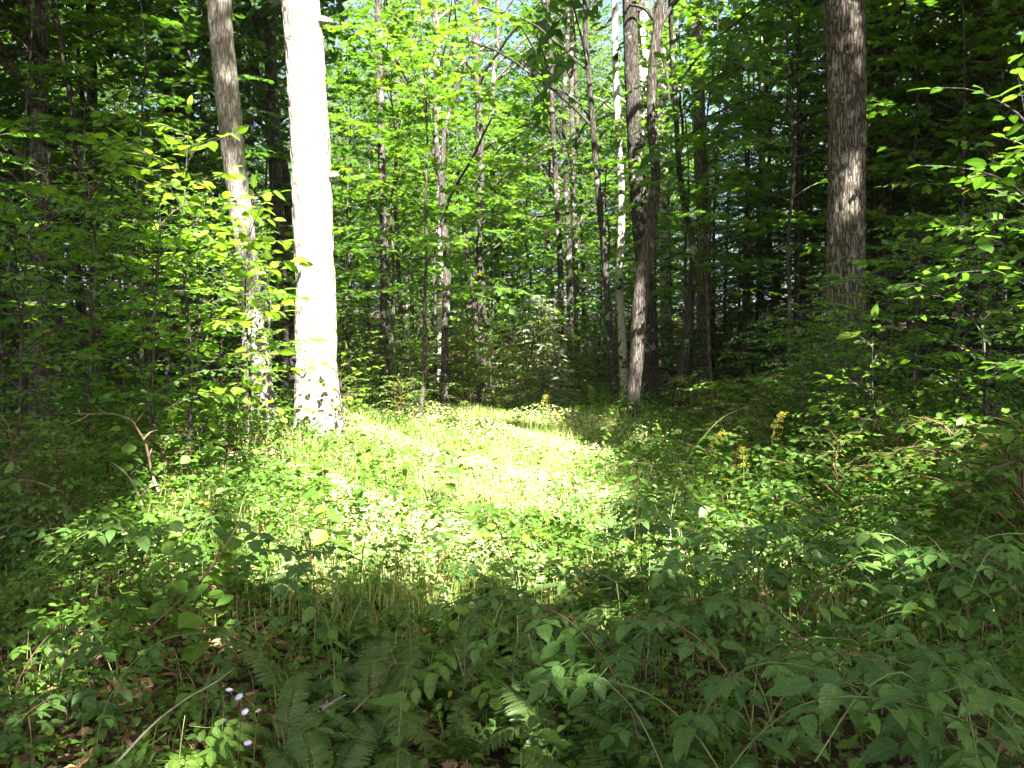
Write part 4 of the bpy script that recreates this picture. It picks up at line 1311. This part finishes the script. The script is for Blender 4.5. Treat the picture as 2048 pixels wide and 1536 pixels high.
# ------------------------------------------------------------------ small pale conifer at the end of the clearing
def small_fir():
    g = np.random.default_rng(61)
    d = 19.0; x = (1085 - 1024) / F * d
    H = at(1085, 585, d)[2] - float(ground(x, d))
    tr, cr = make_tree_meshes('fir_tree', g, H, .12, .75, 54, .03, 'needle', .095, M['fir'], M['bark_slim'], elev=(.15, -.15), tw_sp=.09, tw_len=.32, lf_sp=.017, lean=.1, prof=lambda t: 1.08 - t * .95, tilt=.4)
    r = root('fir_tree', (x, d, float(ground(x, d)) - .03))
    part('trunk', tr, r); part('crown', cr, r, None, 'stuff')
    tag(r, 'small greyish young fir catching light at the clearing end', 'conifer')
    tr, cr = make_tree_meshes('pale_bush', g, 1.5, .1, .85, 26, .014, 'hex', .095, M['pale'], M['bark_slim'], elev=(.7, -.05), tw_sp=.11, tw_len=.32, lf_sp=.045, lean=.1)
    x2 = (1088 - 1024) / F * 18.0
    r = root('pale_bush', (x2, 18.0, float(ground(x2, 18.0)) - .03), 0, .62)
    part('stems', tr, r); part('leaves', cr, r, None, 'stuff')
    tag(r, 'pale-leaved bush catching light before the young fir', 'shrub')


small_fir()


# ------------------------------------------------------------------ dead branches and canes
def dead_branch(name, label, pts_list, d, mat, cat='branch', r0=.012):
    """pts_list: main stem first, then its side twigs, each [(px, py), ...] at depth d (+ offset)"""
    base = at(*pts_list[0][0], d)
    r = root(name, base)
    for i, pts in enumerate(pts_list):
        P = np.array([at(px, py, d + .12 * math.sin(k * 1.7 + i)) for k, (px, py) in enumerate(pts)]) - base
        if i == 0 : P[0] = 0
        sp = spline(P, .04)
        rr = (r0 if i == 0 else r0 * .55)
        part('stem' if i == 0 else 'twig', tube_mesh(name, sp, np.linspace(rr, rr * .35, len(sp)), 6, mat, relief=rr * .15, seed=i + 3, ridge_n=5), r)
    tag(r, label, cat)


dead_branch('dead_branch', 'bare brown dead branch with forked tips in the left shade',
            [[(318, 985), (305, 950), (292, 890), (275, 858), (262, 840), (225, 828), (180, 828), (148, 827)], [(272, 845), (290, 820), (297, 800)], [(264, 842), (258, 825), (262, 816)],
             [(180, 828), (150, 845), (118, 856)], [(288, 878), (300, 865), (316, 860)], [(300, 908), (304, 897)], [(215, 829), (198, 818)], [(160, 828), (156, 816)]], 7.6, M['deadwood'], r0=.014)
dead_branch('dead_branch', 'pale forked dead twig standing below the bare branch',
            [[(285, 1012), (275, 985), (262, 960), (245, 940), (224, 925)], [(262, 948), (272, 938), (286, 925)], [(276, 998), (300, 975), (318, 968)]], 6.8, M['greywood'], r0=.010)
dead_branch('fallen_branch', 'fallen dead branch slanting into the photo left edge',
            [[(-30, 968), (30, 962), (65, 962), (100, 974), (135, 990)], [(62, 960), (80, 948), (92, 940)], [(65, 965), (50, 985)]], 6.6, M['deadwood'], r0=.017)
dead_branch('dead_cane', 'long pale arching cane crossing right of the sunlit grass',
            [[(1338, 1060), (1350, 990), (1375, 920), (1410, 870), (1450, 832), (1500, 812), (1545, 800)]], 5.4, M['stem'], 'cane', .003)
dead_branch('dead_cane', 'pale broken upright stick right of the sunlit grass',
            [[(1342, 1110), (1340, 1070), (1338, 1030)], [(1338, 1066), (1325, 1045), (1310, 1010)]], 5.2, M['greywood'], 'stick', .009)
dead_branch('dead_cane', 'green-brown cane bending over the right foreground brambles',
            [[(1500, 1480), (1512, 1350), (1530, 1230), (1535, 1190), (1515, 1130), (1490, 1075), (1478, 1055)]], 2.9, M['stem'], 'cane', .0028)
dead_branch('dead_cane', 'thin cane arching over brambles at the lower right',
            [[(1520, 1470), (1590, 1360), (1670, 1310), (1760, 1280), (1830, 1290), (1890, 1330)]], 2.7, M['stem'], 'cane', .0028)
dead_branch('dead_cane', 'slanting pale stalk behind the ash seedling at lower left',
            [[(230, 1530), (300, 1455), (370, 1400), (430, 1365), (470, 1335)]], 2.35, M['cane'], 'cane', .0045)
dead_branch('dead_branch', 'broken grey stick lying among the foreground ferns',
            [[(640, 1420), (665, 1405), (690, 1390)], [(650, 1414), (655, 1400)]], 2.6, M['greywood'], 'stick', .008)
dead_branch('dead_cane', 'thin curved brown twig among the foreground ferns',
            [[(705, 1425), (740, 1390), (765, 1360), (785, 1325)]], 2.6, M['deadwood'], 'twig', .0032)
dead_branch('dead_branch', 'dark slanting shrub stem below the sunlit leaves',
            [[(260, 1290), (350, 1210), (420, 1140), (470, 1060), (500, 1005)], [(420, 1140), (440, 1095), (440, 1070)]], 3.9, M['redstem'], 'branch', .006)
dead_branch('fallen_branch', 'short fallen log end beside the bright cane',
            [[(1345, 880), (1370, 888), (1400, 898), (1425, 906)]], 10.0, M['deadwood'], 'log', .03)


# ------------------------------------------------------------------ countless cover: leaves on the ground, grass, low leaf cover
def cover():
    g = np.random.default_rng(88)

    def samp(n, px0, px1, d0, d1, p=2.0):
        d = (g.random(n) * (d1 ** p - d0 ** p) + d0 ** p) ** (1 / p)
        px = g.uniform(px0, px1, n)
        return (px - 1024) / F * d, d
    # leaf litter
    x, y = samp(16000, -150, 2200, 1.6, 9.0)
    k = ~((px_of_v(x, y) > 1150) & (g.random(len(x)) < .75)); x, y = x[k], y[k]
    P = np.column_stack([x, y, ground(x, y) + g.uniform(.004, .035, len(x))])
    Y = np.column_stack([g.normal(0, 1, (len(x), 2)), g.normal(0, .25, len(x))]); Z = g.normal(0, .4, (len(x), 3)) + [0, 0, 1]
    o = part('leaf_litter', leaves_mesh('leaf_litter', P, Y, Z, g.uniform(.04, .10, len(x)), 'hex', M['litter'], g))
    tag(o, 'brown dead leaves littering the soil', None, None, 'stuff')

    # low green cover, patchy in height
    def height(x, y):
        return .5 + .5 * np.sin(1.7 * x + .9 * y + 1.0) * np.sin(1.3 * y - .8 * x) + .25 * np.sin(4.1 * x + 2.2 * y)
    for (nm, n, px0, px1, d0, d1, pw, hmax, sz, shape, mat, lb) in [
        ('ground_cover', 44000, -150, 2250, 1.7, 8.5, 1.7, .42, (.026, .06), 'hex', 'herb', 'low small-leaved green cover of the near ground'),
        ('low_undergrowth', 125000, -300, 2400, 5.6, 30, 1.2, .55, (.045, .10), 'hex', 'herb', 'dense leafy undergrowth of the clearing and wood floor'),
    ]:
        x, y = samp(n, px0, px1, d0, d1, pw)
        h = height(x, y)
        if nm == 'ground_cover':
            k = (h > .12) & ~((px_of_v(x, y) > 820) & (px_of_v(x, y) < 1020) & (y < 3.2) & (g.random(n) < .75))
            k &= ~((px_of_v(x, y) > 1250) & (y < 4.6) & (g.random(n) < .25))
        else:
            k = h > -.3
        x, y, h = x[k], y[k], np.clip(h[k], .15, 1.3)
        lane = np.exp(-((x + .3 + .0 * y) / 1.5) ** 2)
        side = np.clip((px_of_v(x, y) - 1230) / 300, 0, 1) + np.clip((560 - px_of_v(x, y)) / 250, 0, 1) * .7
        zt = hmax * h * g.random(len(x)) ** .6 * (1 - .55 * lane) * (1 + 1.35 * side * np.exp(-((y - 9) / 5) ** 2))
        P = np.column_stack([x, y, ground(x, y) + .03 + zt])
        Y = np.column_stack([g.normal(0, 1, (len(x), 2)), g.normal(-.1, .3, len(x))]); Z = g.normal(0, .35, (len(x), 3)) + [0, 0, 1]
        o = part(nm, leaves_mesh(nm, P, Y, Z, g.uniform(*sz, len(x)), shape, M[mat], g))
        tag(o, lb, None, None, 'stuff')
    n = 52000
    d = (g.random(n) * (15.0 ** 1.5 - 5.2 ** 1.5) + 5.2 ** 1.5) ** (1 / 1.5); x = g.normal(-.35, 1.3, n)
    P = np.column_stack([x, d, ground(x, d) + .04 + .27 * g.random(n) ** 1.0 * (1 + .5 * np.sin(2.6 * x + 1.7 * d))])
    Y = np.column_stack([g.normal(0, 1, (n, 2)), g.normal(-.05, .25, n)]); Z = g.normal(0, .3, (n, 3)) + [0, -.15, 1]
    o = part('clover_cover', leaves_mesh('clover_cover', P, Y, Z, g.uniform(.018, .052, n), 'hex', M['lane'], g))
    tag(o, 'low leaves coloured sun-bright through the sunlit grass', None, None, 'stuff')
    # grass of the lane and thin blades elsewhere
    n1, n2 = 32000, 10000
    d = (g.random(n1) * (15.5 ** 1.6 - 4.8 ** 1.6) + 4.8 ** 1.6) ** (1 / 1.6); x = g.normal(-.25, 1.35, n1)
    x2, d2 = samp(n2, 0, 2100, 3.2, 16, 1.6)
    x = np.concatenate([x, x2]); d = np.concatenate([d, d2]); n = len(x)
    P = np.column_stack([x, d, ground(x, d)])
    L = g.uniform(.10, .34, n) * (1 + .3 * np.sin(2.3 * x + 1.9 * d))
    a = g.uniform(0, 6.28, n); b = g.uniform(.1, .75, n); hw = g.uniform(.0016, .0034, n) * (1 + d * .08)
    dirv = np.column_stack([np.cos(a), np.sin(a), np.zeros(n)]); sd = np.column_stack([-np.sin(a), np.cos(a), np.zeros(n)])
    rows = []
    for t, w in ((0, 1), (.45, .85), (.8, .5), (1, .0)):
        c = P + dirv * (L * b * t ** 1.8)[:, None] + np.array([0, 0, 1.0]) * (L * (t - .35 * b * t * t))[:, None]
        rows += [c + sd * (hw * w)[:, None], c - sd * (hw * w)[:, None]] if w else [c]
    V = np.stack(rows, 1).reshape(-1, 3); k = 7
    o_ = np.arange(n)[:, None] * k
    q = np.concatenate([o_ + np.array([[0, 1, 3, 2]]), o_ + np.array([[2, 3, 5, 4]])]); t3 = o_ + np.array([[4, 5, 6]])
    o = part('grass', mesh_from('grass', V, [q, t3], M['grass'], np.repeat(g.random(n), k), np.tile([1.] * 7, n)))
    tag(o, 'fine green grass filling the sunlit lane', None, None, 'stuff')


def px_of_v(x, y):
    return 1024 + F * x / np.maximum(y, .3)


cover()


# ------------------------------------------------------------------ humid summer air
def make_haze():
    x, y0, y1, z0, z1 = 720, -320, 920, -2.0, 42.0
    V = np.array([(a, b, c) for a in (-x, x) for b in (y0, y1) for c in (z0, z1)])
    q = np.array([(0, 1, 3, 2), (4, 6, 7, 5), (0, 4, 5, 1), (2, 3, 7, 6), (0, 2, 6, 4), (1, 5, 7, 3)])
    m, nt, out = new_mat('haze_air')
    v = N(nt, 'ShaderNodeVolumePrincipled')
    v.inputs['Color'].default_value = (.95, .97, .92, 1)
    v.inputs['Density'].default_value = HAZE
    v.inputs['Anisotropy'].default_value = 0.0
    nt.links.new(v.outputs[0], out.inputs['Volume'])
    o = part('haze', mesh_from('haze', V, q, m))
    tag(o, 'thin humid air fading the far trees', None, None, 'stuff')


HAZE = 0.00012
make_haze()
write_labels()
print('objects', len(bpy.data.objects), 'tris', sum(len(m.polygons) for m in bpy.data.meshes))
